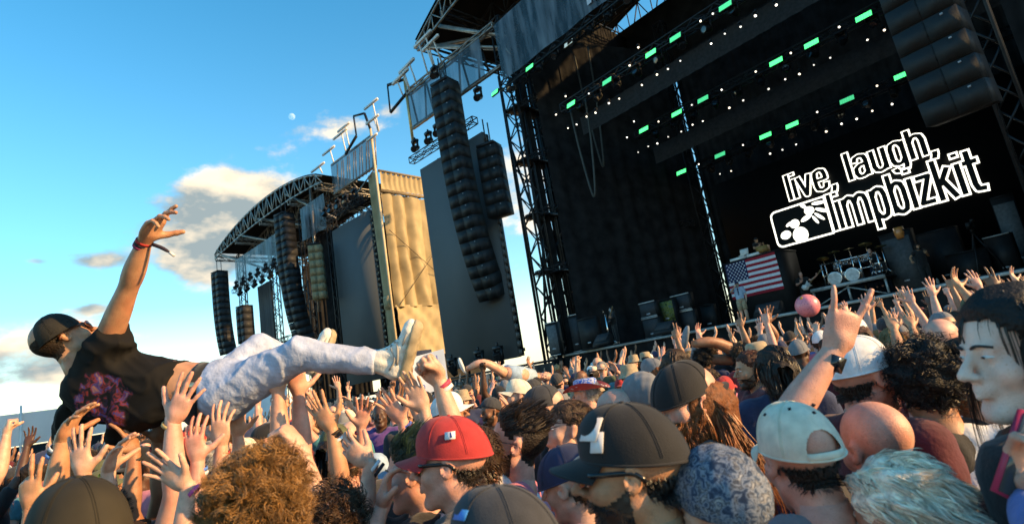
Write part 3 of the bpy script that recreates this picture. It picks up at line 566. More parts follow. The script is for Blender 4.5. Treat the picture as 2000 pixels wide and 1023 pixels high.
FP('see_through_banner', scrim(fs, (-33, -.4), (-15.5, -.4), 19.6, 23.2, seed=3), SCRIM, True)
FP('see_through_banner', scrim(fs, (-13, -.5), (-7.4, -.5), 20.2, 24.0, seed=5), SCRIM, True)
def ltruss(a, b, label): P, Q = LP(*a), LP(*b); return light_truss(P, Q, label, .5)
ltruss((-33, -.8, 18.8), (-14.6, -.8, 18.8), 'front lighting truss hanging across the far stage')
ltruss((-31, -1.2, 9.9), (-16.5, -1.2, 9.9), 'low lighting truss along the white banner of the far stage')
ltruss((-8., -.6, 20.75), (.6, -.6, 20.75), 'lighting truss along the top of the far stage video wall')
ltruss((-32, 3, 21.6), (-8, 3, 21.6), 'upper rear lighting truss under the far stage roof')
for i, x in enumerate((-7.2, -5.9, -4.4, -2.9, -1.2)): spot(LP(x, -.6, 21.4), (.3, -1, .5-.25*i), '%s unlit moving light from the left on the truss above the far video wall' % NTH[i], 'movers on the far video wall truss', False, 1.9)
for i in range(15): spot(LP(-32+i*1.2, -.8, 18.1 if i % 2 else 19.3), (.2*math.sin(i), -1, -.8), '%s unlit moving light from the left on the far stage front truss' % NTH[i], 'movers on the far stage front truss', False, 1.7)
for i in range(9): spot(LP(-30.5+i*1.6, -1.2, 9.1), (.1, -1, -.6), '%s unlit lamp from the left on the low truss of the far stage' % NTH[i], 'lamps on the low far truss', False, 1.2)
P = LP(-13.4, -2.2, 23.2); array('line_array_speaker', P, 19, .8, 1.9, 1.3, LRZ+R(12), 22, 'tall curved black line array hanging left of the far stage video wall')
P = LP(-33.8, -2.2, 21.6); array('line_array_speaker', P, 13, .85, 1.9, 1.3, LRZ+R(12), 12, 'black line array hanging at the outer left edge of the far stage')
P = LP(-27.2, -1.8, 15.5); array('line_array_speaker', P, 5, .9, 1.7, 1.3, LRZ+R(12), 3, 'short black line array inside the outer left tower of the far stage')
P = LP(-8.1, -1.6, 18.2); array('line_array_speaker', P, 7, .82, 1.3, 1.2, LRZ+R(50), 3, 'short line array glowing gold in the sun beside the far video wall', None, mat('sunlit_case', (.34, .26, .15), .6, var=.2), mat('sunlit_grille', (.30, .22, .12), .6, var=.3, scale=10))  # golden sunlight painted into these cabinet and grille colours
# delay tent box and the moon
o = tag(G().box((0, 0, 1.6), (2.6, 2.6, 3.2)).ob('equipment_hut', mat('hut_blue', (.02, .03, .06), .6)), 'small dark blue equipment box at the foot of the tan drapes', 'hut'); o.location = LP(5.5, -1.2, 1.8)
mm = bpy.data.materials.new('moon_rock'); mm.use_nodes = True; T = mm.node_tree; T.nodes.clear(); o1 = T.nodes.new('ShaderNodeOutputMaterial'); ad = T.nodes.new('ShaderNodeAddShader'); tr_ = T.nodes.new('ShaderNodeBsdfTransparent'); df = T.nodes.new('ShaderNodeBsdfDiffuse'); nn = T.nodes.new('ShaderNodeTexNoise'); nn.inputs['Scale'].default_value = .12; cr = T.nodes.new('ShaderNodeMapRange'); cr.inputs[3].default_value = .10; cr.inputs[4].default_value = .26
T.links.new(T.nodes.new('ShaderNodeTexCoord').outputs['Object'], nn.inputs['Vector']); T.links.new(nn.outputs[0], cr.inputs[0]); T.links.new(cr.outputs[0], df.inputs['Color']); T.links.new(tr_.outputs[0], ad.inputs[0]); T.links.new(df.outputs[0], ad.inputs[1]); mxs = T.nodes.new('ShaderNodeMixShader'); gg = T.nodes.new('ShaderNodeNewGeometry'); T.links.new(gg.outputs['Backfacing'], mxs.inputs[0]); T.links.new(ad.outputs[0], mxs.inputs[1]); T.links.new(T.nodes.new('ShaderNodeBsdfTransparent').outputs[0], mxs.inputs[2]); T.links.new(mxs.outputs[0], o1.inputs[0])
V, F = lathe([(max(.001, math.sin(t)), -math.cos(t)) for t in np.linspace(0, math.pi, 25)], 32); MD = 2500.; P = at(570, 228, MD); o = G().add(V*MD*6.4/1080, F).ob('moon', mm, None, True); o.location = P; tag(o, 'pale half moon in the blue sky above the far stage', 'moon')
# drifting stage smoke stays inside the stage
# ------------------------------------------------------------------ people
HC = np.array([0, 0, 1.635])                 # head centre of a 1.76 m figure facing +Y
NECK = np.array([0, -.035, 1.50])
_head = {}
def head_geo(kind='m', h=.0045):
    if (kind, h) in _head: return _head[kind, h]
    j = 1. if kind == 'm' else .86
    def fn(P):
        A = P.copy(); A[..., 0] = np.abs(A[..., 0])
        d = s_ell(A, (0, -.014, .036), (.077, .1, .088))
        d = smin(d, s_ell(A, (0, .028, -.035), (.060*(.5+.5*j), .062, .088)), .03)
        d = smin(d, s_cap(A, (.046*j, .0, -.062), (.018, .066, -.104), .022, .016), .025)
        d = smin(d, s_ell(A, (0, .072, -.108), (.024, .018, .017)), .02)
        d = smin(d, s_cap(A, (.012, .084, .021), (.036, .074, .020), .0115 if kind == 'm' else .008, .011), .012)
        d = smin(d, s_ell(A, (.041, .060, -.03), (.024, .022, .024)), .02)
        d = smax(d, -s_ell(A, (.031, .098, .003), (.0185, .013, .0105)), .010)
        d = smin(d, s_ell(A, (.031, .0775, .003), (.0135, .0135, .0115)), .003)
        nl = .121 if kind == 'm' else .115
        d = smin(d, s_cap(A, (0, .088, .012), (0, nl, -.030), .0075, .0115), .010)
        d = smin(d, s_ell(A, (.0115, .101, -.035), (.009, .012, .008)), .007)
        d = smin(d, s_ell(A, (0, .086, -.058), (.024, .012, .014)), .012)
        d = smin(d, s_cap(A, (0, .0985, -.0605), (.021, .086, -.064), .0062, .004), .004)
        d = smin(d, s_cap(A, (0, .0975, -.0725), (.018, .087, -.069), .0072, .004), .004)
        d = smax(d, -s_cap(A, (0, .108, -.0665), (.025, .094, -.0668), .0025, .002), .004)
        e = s_ell(A, (.080, -.006, -.004), (.009, .0205, .033), rotx(.18)@rotz(-.35))
        e = smax(e, -s_ell(A, (.091, -.001, -.004), (.010, .011, .019)), .006)
        d = smin(d, e, .007)
        d = smin(d, s_cap(A, (0, -.018, -.07), (0, -.036, -.2), .056*(.5+.5*j), .060*(.5+.5*j)), .02)
        return d
    V, F = nets(fn, (-.1, -.125, -.19), (.1, .135, .132), h); N_ = vnormals(V, F)
    _head[kind, h] = (V, F, N_); return _head[kind, h]
# hands: wrist at origin, fingers +Y, palm +Z, thumb +X (right hand)
FK = {'open': ([(-14, 4, 8, 5), (-4, 2, 6, 4), (5, 3, 6, 5), (16, 8, 10, 8)], (48, 8)), 'flat': ([(-5, 8, 12, 8), (-1, 6, 12, 8), (3, 8, 14, 8), (8, 12, 16, 10)], (34, 14)),
      'relaxed': ([(-9, 22, 30, 15), (-2, 28, 34, 18), (4, 34, 38, 20), (10, 40, 42, 22)], (34, 24)), 'fist': ([(-3, 82, 95, 55), (-1, 84, 95, 55), (1, 84, 95, 55), (3, 86, 95, 55)], (-12, 48)),
      'horns': ([(-10, 2, 6, 4), (-2, 84, 96, 55), (2, 84, 96, 55), (14, 4, 8, 6)], (-16, 46)), 'two': ([(-8, 4, 8, 5), (2, 3, 8, 5), (2, 80, 92, 50), (5, 62, 80, 40)], (30, 20)),
      'cup': ([(-12, 18, 16, 10), (-4, 16, 16, 10), (4, 18, 18, 10), (13, 22, 22, 12)], (56, 18)), 'reach': ([(-10, -14, 22, 14), (-3, 10, 30, 15), (3, 22, 34, 20), (9, 34, 40, 22)], (52, 22)),
      'grip': ([(-8, 35, 50, 30), (-2, 38, 52, 30), (3, 40, 54, 30), (8, 44, 56, 30)], (30, 40))}
_hand = {}
def hand_geo(kind, h=.005):
    if (kind, h) in _hand: return _hand[kind, h]
    fs, th = FK[kind]; segs = []; sk = 1.06
    for (bx, by, ln, r), (sp, c1, c2, c3) in zip(((.030, .092, (.042, .026, .021), .0098), (.0095, .097, (.047, .030, .022), .0102), (-.0115, .094, (.044, .028, .021), .0098), (-.031, .085, (.034, .021, .019), .0086)), fs):
        p = np.array([bx, by, .002]); a = R(-sp); cur = 0.
        segs.append((np.array([bx*.55, .035, .0]), p, .014, r*1.12, .012))
        for L_, c, k in zip(ln, (c1, c2, c3), (1., .92, .84)):
            cur += R(c); d = np.array([math.sin(a)*math.cos(cur), math.cos(a)*math.cos(cur), math.sin(cur)]); q = p+d*L_
            segs.append((p, q, r*k, r*k*.91, .0035)); p = q
    t0 = np.array([.024, .026, .006]); a = R(th[0]); b = R(th[1])
    d1 = np.array([math.sin(a+R(10))*math.cos(b), math.cos(a+R(10))*math.cos(b), math.sin(b)]); t1 = t0+d1*.043
    d2 = nz(np.array([math.sin(a-R(8))*math.cos(b*1.2), math.cos(a-R(8))*math.cos(b*1.2), math.sin(b*1.2)])); t2 = t1+d2*.033; t3 = t2+d2*.024
    segs += [(t0, t1, .018, .0132, .014), (t1, t2, .0125, .0112, .005), (t2, t3, .0112, .0095, .004)]
    def fn(P):
        d = s_ell(P, (0, .052, 0), (.042, .052, .0165)); d = smin(d, s_cap(P, (0, -.012, 0), (0, .03, 0), .0262, .027), .02)
        for a_, b_, r1, r2, k in segs: d = smin(d, s_cap(P, a_, b_, r1, r2), k)
        return d
    al = np.vstack([[s[0], s[1]] for s in segs]); lo = al.min(0)-.03; hi = al.max(0)+.03; lo = np.minimum(lo, (-.05, -.045, -.035)); hi = np.maximum(hi, (.05, .1, .035))
    V, F = nets(fn, lo, hi, h); V = V*np.array([1, 1, 1.])*sk; _hand[kind, h] = (V, F); return V, F
def ik(sh, wr, l1, l2, pole):
    sh, wr = np.asarray(sh, float), np.asarray(wr, float); v = wr-sh; L_ = np.linalg.norm(v)
    if L_ > (l1+l2)*.985: wr = sh+v*((l1+l2)*.985/L_); v = wr-sh; L_ = np.linalg.norm(v)
    d = v/L_; x = (l1*l1-l2*l2+L_*L_)/(2*L_); hh = math.sqrt(max(l1*l1-x*x, 1e-6)); p = np.asarray(pole, float); p = nz(p-d*(p@d)); return sh+d*x+p*hh, wr
def arm_geo(g, sh, el, wr, f=1., n=12):
    sh, el, wr = (np.asarray(v, float) for v in (sh, el, wr)); u = el-sh; w = wr-el
    P = np.vstack([sh-u*.12, sh+u*.08, sh+u*.3, sh+u*.6, sh+u*.86, el+(w-u)*.02, el+w*.15, el+w*.36, el+w*.66, el+w*.9, wr+nz(w)*.02])
    P = smooth_path(P, 22)
    rr = np.interp(np.linspace(0, 10, 22), range(11), np.array([.045, .056, .054, .05, .042, .0405, .0445, .045, .037, .029, .0285])*f)
    g.add(*loft(P, np.stack([rr, rr*.96], 1), n))
def hand_at(g, kind, side, wr, d, pn, s=1., h=.005):
    V, F = hand_geo(kind, h); V = V*s
    if side == 'L': V = V*np.array([-1, 1, 1.]); F = F[:, ::-1]
    y = nz(d); z = np.asarray(pn, float); z = nz(z-y*(z@y)); x = np.cross(y, z); g.add(V@np.stack([x, y, z], 1).T+wr, F)
    return np.stack([x, y, z], 1)
SHO = {'R': np.array([.185, -.01, 1.435]), 'L': np.array([-.185, -.01, 1.435])}
def std_arm(side, kind):                     # elbow, wrist, hand direction, palm normal, hand kind
    s = 1 if side == 'R' else -1; sh = SHO[side]
    P = {'down': ((.25, -.04, 1.16), (.24, .05, .92), (.0, .2, -1), (-1, 0, 0), 'relaxed'), 'up': ((.27, .09, 1.70), (.22, .16, 1.96), (-.1, .1, 1), (0, 1, .1), 'open'),
         'upfist': ((.30, .10, 1.66), (.27, .14, 1.93), (-.05, .1, 1), (0, 1, 0), 'fist'), 'uphorns': ((.29, .10, 1.68), (.25, .15, 1.95), (-.1, .1, 1), (0, 1, 0), 'horns'),
         'fwd': ((.26, .2, 1.50), (.2, .40, 1.68), (-.1, .5, .9), (0, .8, -.5), 'flat'), 'phone': ((.26, .2, 1.42), (.10, .36, 1.64), (-.15, .1, 1), (-.2, -1, 0), 'grip'),
         'bent': ((.27, .02, 1.2), (.14, .26, 1.28), (-.5, .6, .5), (-.5, -.3, .8), 'relaxed'), 'uptwo': ((.25, .12, 1.68), (.28, .12, 1.95), (.1, .1, 1), (0, 1, 0), 'two'), 'upcup': ((.25, .12, 1.69), (.18, .20, 1.95), (-.1, .3, .9), (0, .2, 1), 'cup')}[kind]
    f = np.array([s, 1, 1.]); return [np.array(P[0])*f, np.array(P[1])*f, np.array(P[2])*f, np.array(P[3])*f, P[4]]
def headM(yaw, pitch, roll):                 # pitch > 0 looks up
    Rm = rotz(R(yaw))@rotx(R(pitch))@roty(R(roll)); return m4(Rm, NECK+Rm@(HC-NECK))
def body_geo(armR, armL, HM, kind='m', hh=.0052, hv=.0055, f=1.):
    g = G(); V, F, _ = head_geo(kind, hh); g.add(V@HM[:3, :3].T+HM[:3, 3], F)
    P = [(0, -.03, 1.54), (0, -.03, 1.47), (0, -.02, 1.42), (0, .0, 1.3), (0, .0, 1.1), (0, .0, .95), (0, 0, .88)]
    g.add(*loft(P, [(.055, .055), (.066, .058), (.12, .062), (.15, .09), (.13, .085), (.14, .09), (.1, .08)], 18, up=(0, 1, 0)))
    for s in (1, -1):
        g.add(*loft([(.09*s, 0, .93), (.095*s, .01, .7), (.1*s, .01, .5), (.1*s, -.015, .32), (.1*s, -.01, .1), (.1*s, 0, .03)], [.075, .065, .05, .052, .036, .04], 10))
        g.add(*loft([(.1*s, -.05, .045), (.1*s, .02, .045), (.105*s, .12, .03), (.107*s, .19, .025)], [(.035, .04), (.04, .042), (.045, .028), (.03, .02)], 8))
    HMs = []
    for side, A in (('R', armR), ('L', armL)):
        arm_geo(g, SHO[side], A[0], A[1], f); HMs.append((A[1], hand_at(g, A[4], side, A[1], A[2], A[3], .98*f, hv if A[1][2] > 1.15 else .0105)))
    return g, HMs
def creases(P, seed, freq, amp, n=7):          # ridged folds in random directions
    r_ = np.random.default_rng(seed); s = 0.; w = 0.
    for k in range(3): v = r_.normal(0, 1, 3); w = w+np.sin(P@(v*freq*.3).astype(np.float32)+r_.random()*6)
    for k in range(n): v = r_.normal(0, 1, 3); s = s+np.sin(P@(v*freq*(.5+.7*r_.random())).astype(np.float32)+r_.random()*6.3+w*.9)
    s = np.abs(s/n**.5); return amp*(np.clip(1-s, 0, 1)**2-.35)
def shirt_geo(armR, armL, sleeve=.62, w=1., h=.016, seed=0, hood=False, tank=False):
    ph = seed*1.7
    def fn(P):
        d = s_ell(P, (0, .0, 1.27), (.185*w, .128*w, .25)); d = smin(d, s_ell(P, (0, .008, 1.06), (.175*w, .125*w, .25)), .06)
        for s in (1, -1): d = smin(d, s_cap(P, (.05*s, -.025, 1.475), (.17*s, -.012, 1.435), .045, .062), .05)
        for side, A in (('R', armR), ('L', armL)):
            if tank: continue
            sh = SHO[side]; el, wr = A[0], A[1]
            e = s_cap(P, sh, sh+(el-sh)*min(1, sleeve), .068*w, .063*w)
            if sleeve >= 1: e = smin(e, s_cap(P, el, wr-(wr-el)*.06, .055, .042), .03)
            else:
                u = nz(el-sh); e = smax(e, (P-(sh+(el-sh)*sleeve))@u.astype(np.float32), .006)
            d = smin(d, e, .035)
        x, y, z = P[..., 0], P[..., 1], P[..., 2]
        d = d-creases(P, seed+3, 15., .011)-creases(P, seed+8, 34., .0035)
        d = smax(d, -s_cap(P, (0, .02, 1.53), (0, -.03, 1.62), .072, .09), .012)
        if tank:
            for s in (1, -1): d = smax(d, -s_cap(P, (.215*s, 0, 1.36), (.20*s, 0, 1.48), .075, .075), .015)
        return smax(d, .84-z, .01)
    pts = np.vstack([SHO['R']+.1, SHO['L']-.1]+[SHO[s]+(A[0]-SHO[s])*min(sleeve, 1.) for s, A in (('R', armR), ('L', armL))]+([A[1] for A in (armR, armL)] if sleeve >= 1 else [])); lo = np.minimum(pts.min(0)-.1, (-.26, -.17, .83)); hi = np.maximum(pts.max(0)+.1, (.26, .17, 1.56))
    V, F = nets(fn, lo, hi, h); return G().add(V, F)
def trouser_geo():
    g = G(); g.add(*loft([(0, 0, 1.0), (0, 0, .93), (0, 0, .84), (0, 0, .8)], [(.165, .118), (.175, .125), (.17, .12), (.10, .09)], 16, up=(0, 1, 0)))
    for s in (1, -1): g.add(*loft([(.085*s, 0, .9), (.095*s, .005, .7), (.1*s, .012, .5), (.1*s, -.01, .3), (.1*s, -.01, .08)], [.1, .09, .075, .072, .066], 12))
    return g
# ---- hair
def zline(y, lowb=0.): return np.interp(y, [-.13, -.06, -.03, -.012, .022, .045, .07, .11], [-.075-lowb, -.07-lowb, -.055-lowb, .012, .012, .03, .066, .082])
def on_head(p, infl=1.0):                    # keep lock points outside the skull and neck
    c = np.array([0, -.014, .036]); r = np.array([.080, .103, .091])*infl; q = (p-c)/r; l = np.linalg.norm(q, axis=1)
    m = (l < 1) & (p[:, 2] > -.06); q[m] /= l[m][:, None]; p = np.where(m[:, None], c+q*r, p)
    ax = np.array([0, -.03]); dxy = p[:, :2]-ax; l2 = np.linalg.norm(dxy, axis=1); m2 = (l2 < .068) & (p[:, 2] <= -.05); k = .068/np.maximum(l2, 1e-4)
    p[m2, :2] = ax+dxy[m2]*k[m2][:, None]; return p
def locks(g, roots, nrm, style, seed, mi=0, sides=3):
    r_ = np.random.default_rng(seed); n = len(roots); L0, wid, seg, mode = style['len'], style['w'], style.get('seg', 5), style['mode']
    ln = L0*(.65+.6*r_.random(n)); pts = [roots-nrm*.004]; p = roots.copy(); jit = r_.normal(0, 1, (n, 3))*style.get('jit', .3); phs = r_.random(n)*6.28; hand_ = np.where(r_.random(n) < .5, -1, 1); tint = None
    if n > 60:
        cn = max(8, n//style.get('clump', 9)); ci = r_.choice(n, cn, replace=False); cid = np.concatenate([np.argmin(((roots[k:k+1500, None]-roots[ci][None])**2).sum(2), 1) for k in range(0, n, 1500)]); jit = jit[ci][cid]+jit*.22; phs = phs[ci][cid]+r_.normal(0, .25, n); hand_ = hand_[ci][cid]; ln = ln[ci][cid]*(.85+.3*r_.random(n))
    flow = style.get('flow'); rad0 = style.get('curl', 0.)
    for k in range(seg):
        t = (k+1)/seg
        if mode == 'fall': d = nrm*(.30*(1-t)**2)+np.array([0, -.10, -1.])*(.35+.8*t)+jit*.5
        elif mode == 'curl': d = nrm*(1.-.45*t)+np.array([0, 0, -.35])*t+jit
        elif mode == 'sweep': d = nrm*(.5*(1-t))+np.asarray(flow)*1.+jit*.6
        elif mode == 'spike': d = nrm*.9+np.asarray(flow if flow is not None else (0, 0, .3))*.6+jit*.6
        d = d/np.linalg.norm(d, axis=1)[:, None]; p = p+d*(ln/seg)[:, None]; p = on_head(p, 1.015+.02*r_.random()) if mode != 'curl' else on_head(p, 1.)
        q = p.copy()
        if rad0:
            a = np.cross(d, (0.3, .2, 1.)); a /= np.linalg.norm(a, axis=1)[:, None]+1e-9; b = np.cross(d, a); an = (phs+hand_*t*style.get('turns', 1.6)*6.28)[:, None]; q = q+(a*np.cos(an)+b*np.sin(an))*rad0*min(1, 2*t)
        pts.append(q)
    Pn = np.stack(pts, 1); T = np.gradient(Pn, axis=1); T /= np.linalg.norm(T, axis=2)[..., None]+1e-9
    a = np.cross(T, np.array([.31, .55, .77])); a /= np.linalg.norm(a, axis=2)[..., None]+1e-9; b = np.cross(T, a); m = seg+1
    wv = wid*(.7+.6*r_.random(n))[:, None]*np.interp(np.linspace(0, 1, m), [0, .3, .75, 1], [1, 1, .75, .12])[None]
    V = np.stack([Pn+(a*math.cos(q)+b*math.sin(q))*wv[..., None] for q in np.arange(sides)*6.2832/sides], 2)  # n,m,sides,3
    base = (np.arange(n)*m*sides)[:, None, None]+(np.arange(m-1)*sides)[None, :, None]; i = np.arange(sides)[None, None]; j = (i+1) % sides
    F = np.stack([base+i, base+j, base+sides+j, base+sides+i], -1).reshape(-1, 4); g.add(V.reshape(-1, 3), F, mi)
STY = {'short': dict(len=.032, w=.0019, mode='sweep', flow=(0, -.6, -.35), jit=.45, n=1700, off=.008, lump=.003, seg=3), 'crop': dict(len=.018, w=.0018, mode='spike', jit=.5, n=1300, off=.005, lump=.0015, seg=2),
       'medium': dict(len=.11, w=.0022, mode='fall', jit=.22, n=1500, off=.011, lump=.003, seg=5), 'long': dict(len=.33, w=.0019, mode='fall', jit=.16, n=1700, off=.010, lump=.003, seg=9, curl=.005, turns=2.2),
       'curly': dict(len=.048, w=.0015, mode='curl', jit=.6, n=2600, off=.012, clump=14, lump=.008, seg=8, curl=.010, turns=1.3), 'afro': dict(len=.042, w=.0015, mode='curl', jit=.8, n=3000, off=.02, lump=.008, clump=7, seg=6, curl=.007, turns=2.),
       'quiff': dict(len=.05, w=.0017, mode='sweep', flow=(0, -.75, .45), jit=.3, n=1400, off=.005, lump=.002, seg=4, top=True), 'buzz': dict(len=.008, w=.0022, mode='spike', jit=.6, n=0, off=.0028, lump=.0006, seg=2),
       'bob': dict(len=.20, w=.0022, mode='fall', jit=.07, n=1700, off=.016, lump=.002, seg=7),
       'tousled': dict(len=.052, w=.0017, mode='sweep', flow=(.3, -.6, -.55), jit=.30, n=1700, off=.014, lump=.006, seg=5, curl=.003, turns=.6, clump=16),
       'bun': dict(len=.04, w=.002, mode='sweep', flow=(0, -.9, .3), jit=.2, n=1300, off=.009, lump=.002, seg=3, bun=True)}
_hair = {}
def hair_mesh(style, seed=0, mult=1., lim=None, tag_='', hw=1., rlim=None):
    key = (style, seed, mult, tag_, hw)
    if key in _hair: return _hair[key]
    st = dict(STY[style]); V, F, N_ = head_geo('m', .0086)
    if tag_ == 'hat' and style != 'long': st.update(len=.010, w=.0007, mode='sweep', flow=(0, -.1, -1), off=min(st['off'], .005), lump=.0008, jit=.10, n=min(st['n'], 1300), seg=2, curl=0., clump=3)
    g = G(); r_ = np.random.default_rng(seed+5)
    x, y, z = V.T; low = {'medium': .01, 'long': .02}.get(style, 0.); m = (z > zline(y, low)) & ~((np.abs(x) > .0785) & (z < .035) & (y > -.032))
    if lim is not None: m &= lim(V)
    mt = m & (z > .045+.25*np.maximum(0, -y-.02)) if st.get('top') else m
    if rlim is not None: mt = mt & rlim(V)
    off = st['off']+st['lump']*(np.sin(x*90+seed)*np.sin(y*80+seed*2)+np.sin(z*110+x*60))
    edge = np.clip((z-zline(y, low))/.03, .12, 1)
    if st.get('top'): off = np.where(z > .06, off+.008, .003)
    W = V+N_*(off*edge)[:, None]; keep = m[F].all(1); idx = np.full(len(V), -1); used = np.unique(F[keep]); idx[used] = np.arange(len(used)); g.add(W[used], idx[F[keep]], 1)
    if style in ('long', 'medium', 'bob'):          # hanging mass behind and beside the face
        L_ = {'long': .30, 'bob': .13}.get(style, .09)
        def fn(P):
            a = P.copy(); zz = a[..., 2]; d = s_ell(P, (0, -.03, .0), (.085, .088, .10)); e = s_cap(P, (0, -.045, -.02), (0, -.075, -.02-L_), .075, .05 if style == 'long' else .06); e2 = s_cap(P*np.array([1, .6, 1], np.float32), (0, -.03, -.02), (0, -.045, -.02-L_*.8), .082, .06)
            d = smin(smin(d, e, .03), e2, .03)
            if style == 'bob': d = smin(d, s_ell(np.concatenate([np.abs(P[..., :1]), P[..., 1:]], -1), (.078, -.004, -.035), (.020, .058, .10)), .02)
            d = d+.004*np.sin(P[..., 0]*140+3*np.sin(zz*30))*np.sin(P[..., 1]*110+1+2*np.sin(zz*25)); return smax(smax(d, P[..., 1]-(.034 if style == 'bob' else .03)+np.abs(P[..., 0])*-.25, .01), P[..., 2]-.06, .01)
        g.add(*nets(fn, (-.12, -.16, -.06-L_), (.12, .05, .06), .008), 1)
    n = int(st['n']*mult); st['w'] *= hw
    if n:
        ii = r_.choice(np.nonzero(mt)[0], n); rt = W[ii]+r_.normal(0, .002, (n, 3)); locks(g, rt, N_[ii], st, seed+9)
    if st.get('bun'):
        c = np.array([0, -.115, .09]); V2, F2 = nets(lambda P: s_ell(P, c, (.045, .04, .042))+.004*np.sin(P[..., 0]*150)*np.sin(P[..., 2]*130), c-.06, c+.06, .008); g.add(V2, F2)
    me = g.mesh('hair', True); _hair[key] = me; return me
def beard_mesh(seed=0, full=1., n=400, L_=.02):
    key = ('beard', seed, full, n, L_)
    if key in _hair: return _hair[key]
    V, F, N_ = head_geo('m', .0062); x, y, z = V.T; ax = np.abs(x)
    up = np.interp(y, [-.01, .03, .06, .09, .12], [-.01, -.035, -.05, -.05, -.048]); m = (z < up) & (z > -.135) & (y > .004) & ~((ax < .024) & (z > -.080) & (z < -.058) & (y > .07)) & (N_[:, 2] > -.95) & (y > .0+(-.1-z)*1.2) & (y-ax*.25 < .128)
    g = G(); W = V+N_*(.004*full+.002*np.sin(x*200)*np.sin(z*190))[:, None]; keep = m[F].all(1); used = np.unique(F[keep]); idx = np.full(len(V), -1); idx[used] = np.arange(len(used)); g.add(W[used], idx[F[keep]])
    r_ = np.random.default_rng(seed); ii = r_.choice(np.nonzero(m)[0], n); locks(g, W[ii], N_[ii], dict(len=L_, w=.0011, mode='sweep', flow=(0, .15, -.9), jit=.45, seg=3), seed)
    me = g.mesh('beard', True); _hair[key] = me; return me
# ---- headgear (head-local)
_hat = {}
def cap_mesh(back=False, opening=False, flat=False):
    key = ('cap', back, opening, flat)
    if key in _hat: return _hat[key]
    g = G(); nu, nv = (241, 61) if opening else (61, 15); c = np.array([0, -.014, .025]); r = np.array([.0868, .1115, .1065])
    u, v = np.meshgrid(np.linspace(0, 2*math.pi, nu), np.linspace(0, 1, nv), indexing='ij')
    seam = 1-.016*np.exp(-((((u/(math.pi/3)+.5) % 1)-.5)/.05)**2)*np.sin(v*math.pi*.5+.4); ph = v*math.pi*.5
    fr = np.clip(np.cos(u), 0, 1); k = np.cos(ph)**.86; x = np.sin(u)*k*r[0]*seam; y = np.cos(u)*k*r[1]*seam*(1+.05*fr*np.sin(v*math.pi)); zz = np.sin(ph)**1.04*r[2]+.010*fr*np.sin(v*math.pi); zb = (.018*np.cos(u)-.006)*(1-v)
    V = np.stack([x+c[0], y+c[1], zz+c[2]+zb], -1).reshape(-1, 3)+nrg.normal(0, .0004, (nu*nv, 3))*0; i, j = np.meshgrid(np.arange(nu-1), np.arange(nv-1), indexing='ij'); a = (i*nv+j).ravel(); F = np.stack([a, a+1, a+nv+1, a+nv][::-1], 1)
    if opening:
        um = (u[:-1, :-1]+math.pi/(nu-1)).ravel(); vm = v[:-1, :-1].ravel()+.5/(nv-1); op = (((um-math.pi)/.50)**2+((vm-.10)/.27)**2 < 1) & (vm > .10); F = F[~op]
        a_ = np.linspace(-.52, .52, 15); rim = [(c[0]+math.sin(math.pi+t)*r[0], c[1]+math.cos(math.pi+t)*r[1], c[2]+.012) for t in a_]; g.add(*loft(np.array(rim)+np.array([0, 0, -.026]), np.stack([np.full(15, .0025), np.full(15, .010)], 1), 6))
    g.add(V, F); e = V.reshape(nu, nv, 3)[:, 0]; g.add(*loft(e[:-1]*np.array([1.0, 1.0, 1.])-np.array([0, 0, 0.]), np.full(nu-1, .0028), 6, False))
    def brim(t, w):                            # t: -1..1 across, w: 0..1 outwards
        an = t*1.0; bx = np.sin(an)*.0865; by = np.cos(an)*.110-.014; ln = .070*np.cos(t*1.42)**.5; root = c[2]+.018*np.cos(an)-.004; return bx*(1+.04*w), by+ln*w, root-.014*w*(1-.3*w)-.022*(t*t)*w
    for dz in (0, -.0035):
        V, F = sheet(lambda a_, b_: (lambda q: (q[0], q[1], q[2]+dz))(brim((a_*2-1)*.99, b_)), 29, 8); g.add(V, F if dz else F[:, ::-1])
    e = np.array([brim(np.array([t]), 1.) for t in np.linspace(-.99, .99, 29)]).reshape(29, 3); g.add(*loft(e-np.array([0, 0, .0018]), np.full(29, .0024), 6))
    GV = np.stack([x+c[0], y+c[1], zz+c[2]+zb], -1)
    for q in range(6):
        if opening and q == 3: continue
        for dq in (-1, 1): ii = int(round(q*(nu-1)/6+(nu-1)/12*0))+0; L3 = GV[ii % (nu-1), 1:-1]; o3 = np.array([math.cos(q*math.pi/3), -math.sin(q*math.pi/3), 0])*.0022*dq; nn = nz(np.array([math.sin(q*math.pi/3), math.cos(q*math.pi/3), .6])); g.add(*loft(L3+o3+nn*.0006, np.full(len(L3), .0009), 4, False))
    V, F = lathe([(0.0001, .006), (.005, .005), (.0065, 0), (.006, -.004)], 8); g.add(V+c+np.array([0, 0, r[2]-.002]), F)
    if back: g.tr(m4(rotz(math.pi)))
    me = g.mesh('cap', True); _hat[key] = me; return me
def beanie_mesh(low=0.):
    key = ('beanie', low)
    if key in _hat: return _hat[key]
    def fn(P):
        d = s_ell(P, (0, -.016, .04), (.090, .114, .104)); x, y, z = P[..., 0], P[..., 1], P[..., 2]; d = d+.002*np.sin(x*120)*np.sin(y*110+z*60); d = smax(d, .028-low+.34*y-z, .008); return d
    me = G().add(*nets(fn, (-.11, -.15, -.05-low), (.11, .12, .16), .006)).mesh('beanie', True); _hat[key] = me; return me
def bucket_mesh():
    if 'bucket' in _hat: return _hat['bucket']
    V, F = lathe([(.135, -.012), (.118, .012), (.098, .036), (.094, .06), (.088, .11), (.07, .125), (.0001, .13)], 28); V = V*np.array([.95, 1.12, 1])+np.array([0, -.014, .0]); me = G().add(V, F).mesh('bucket_hat', True); _hat['bucket'] = me; return me
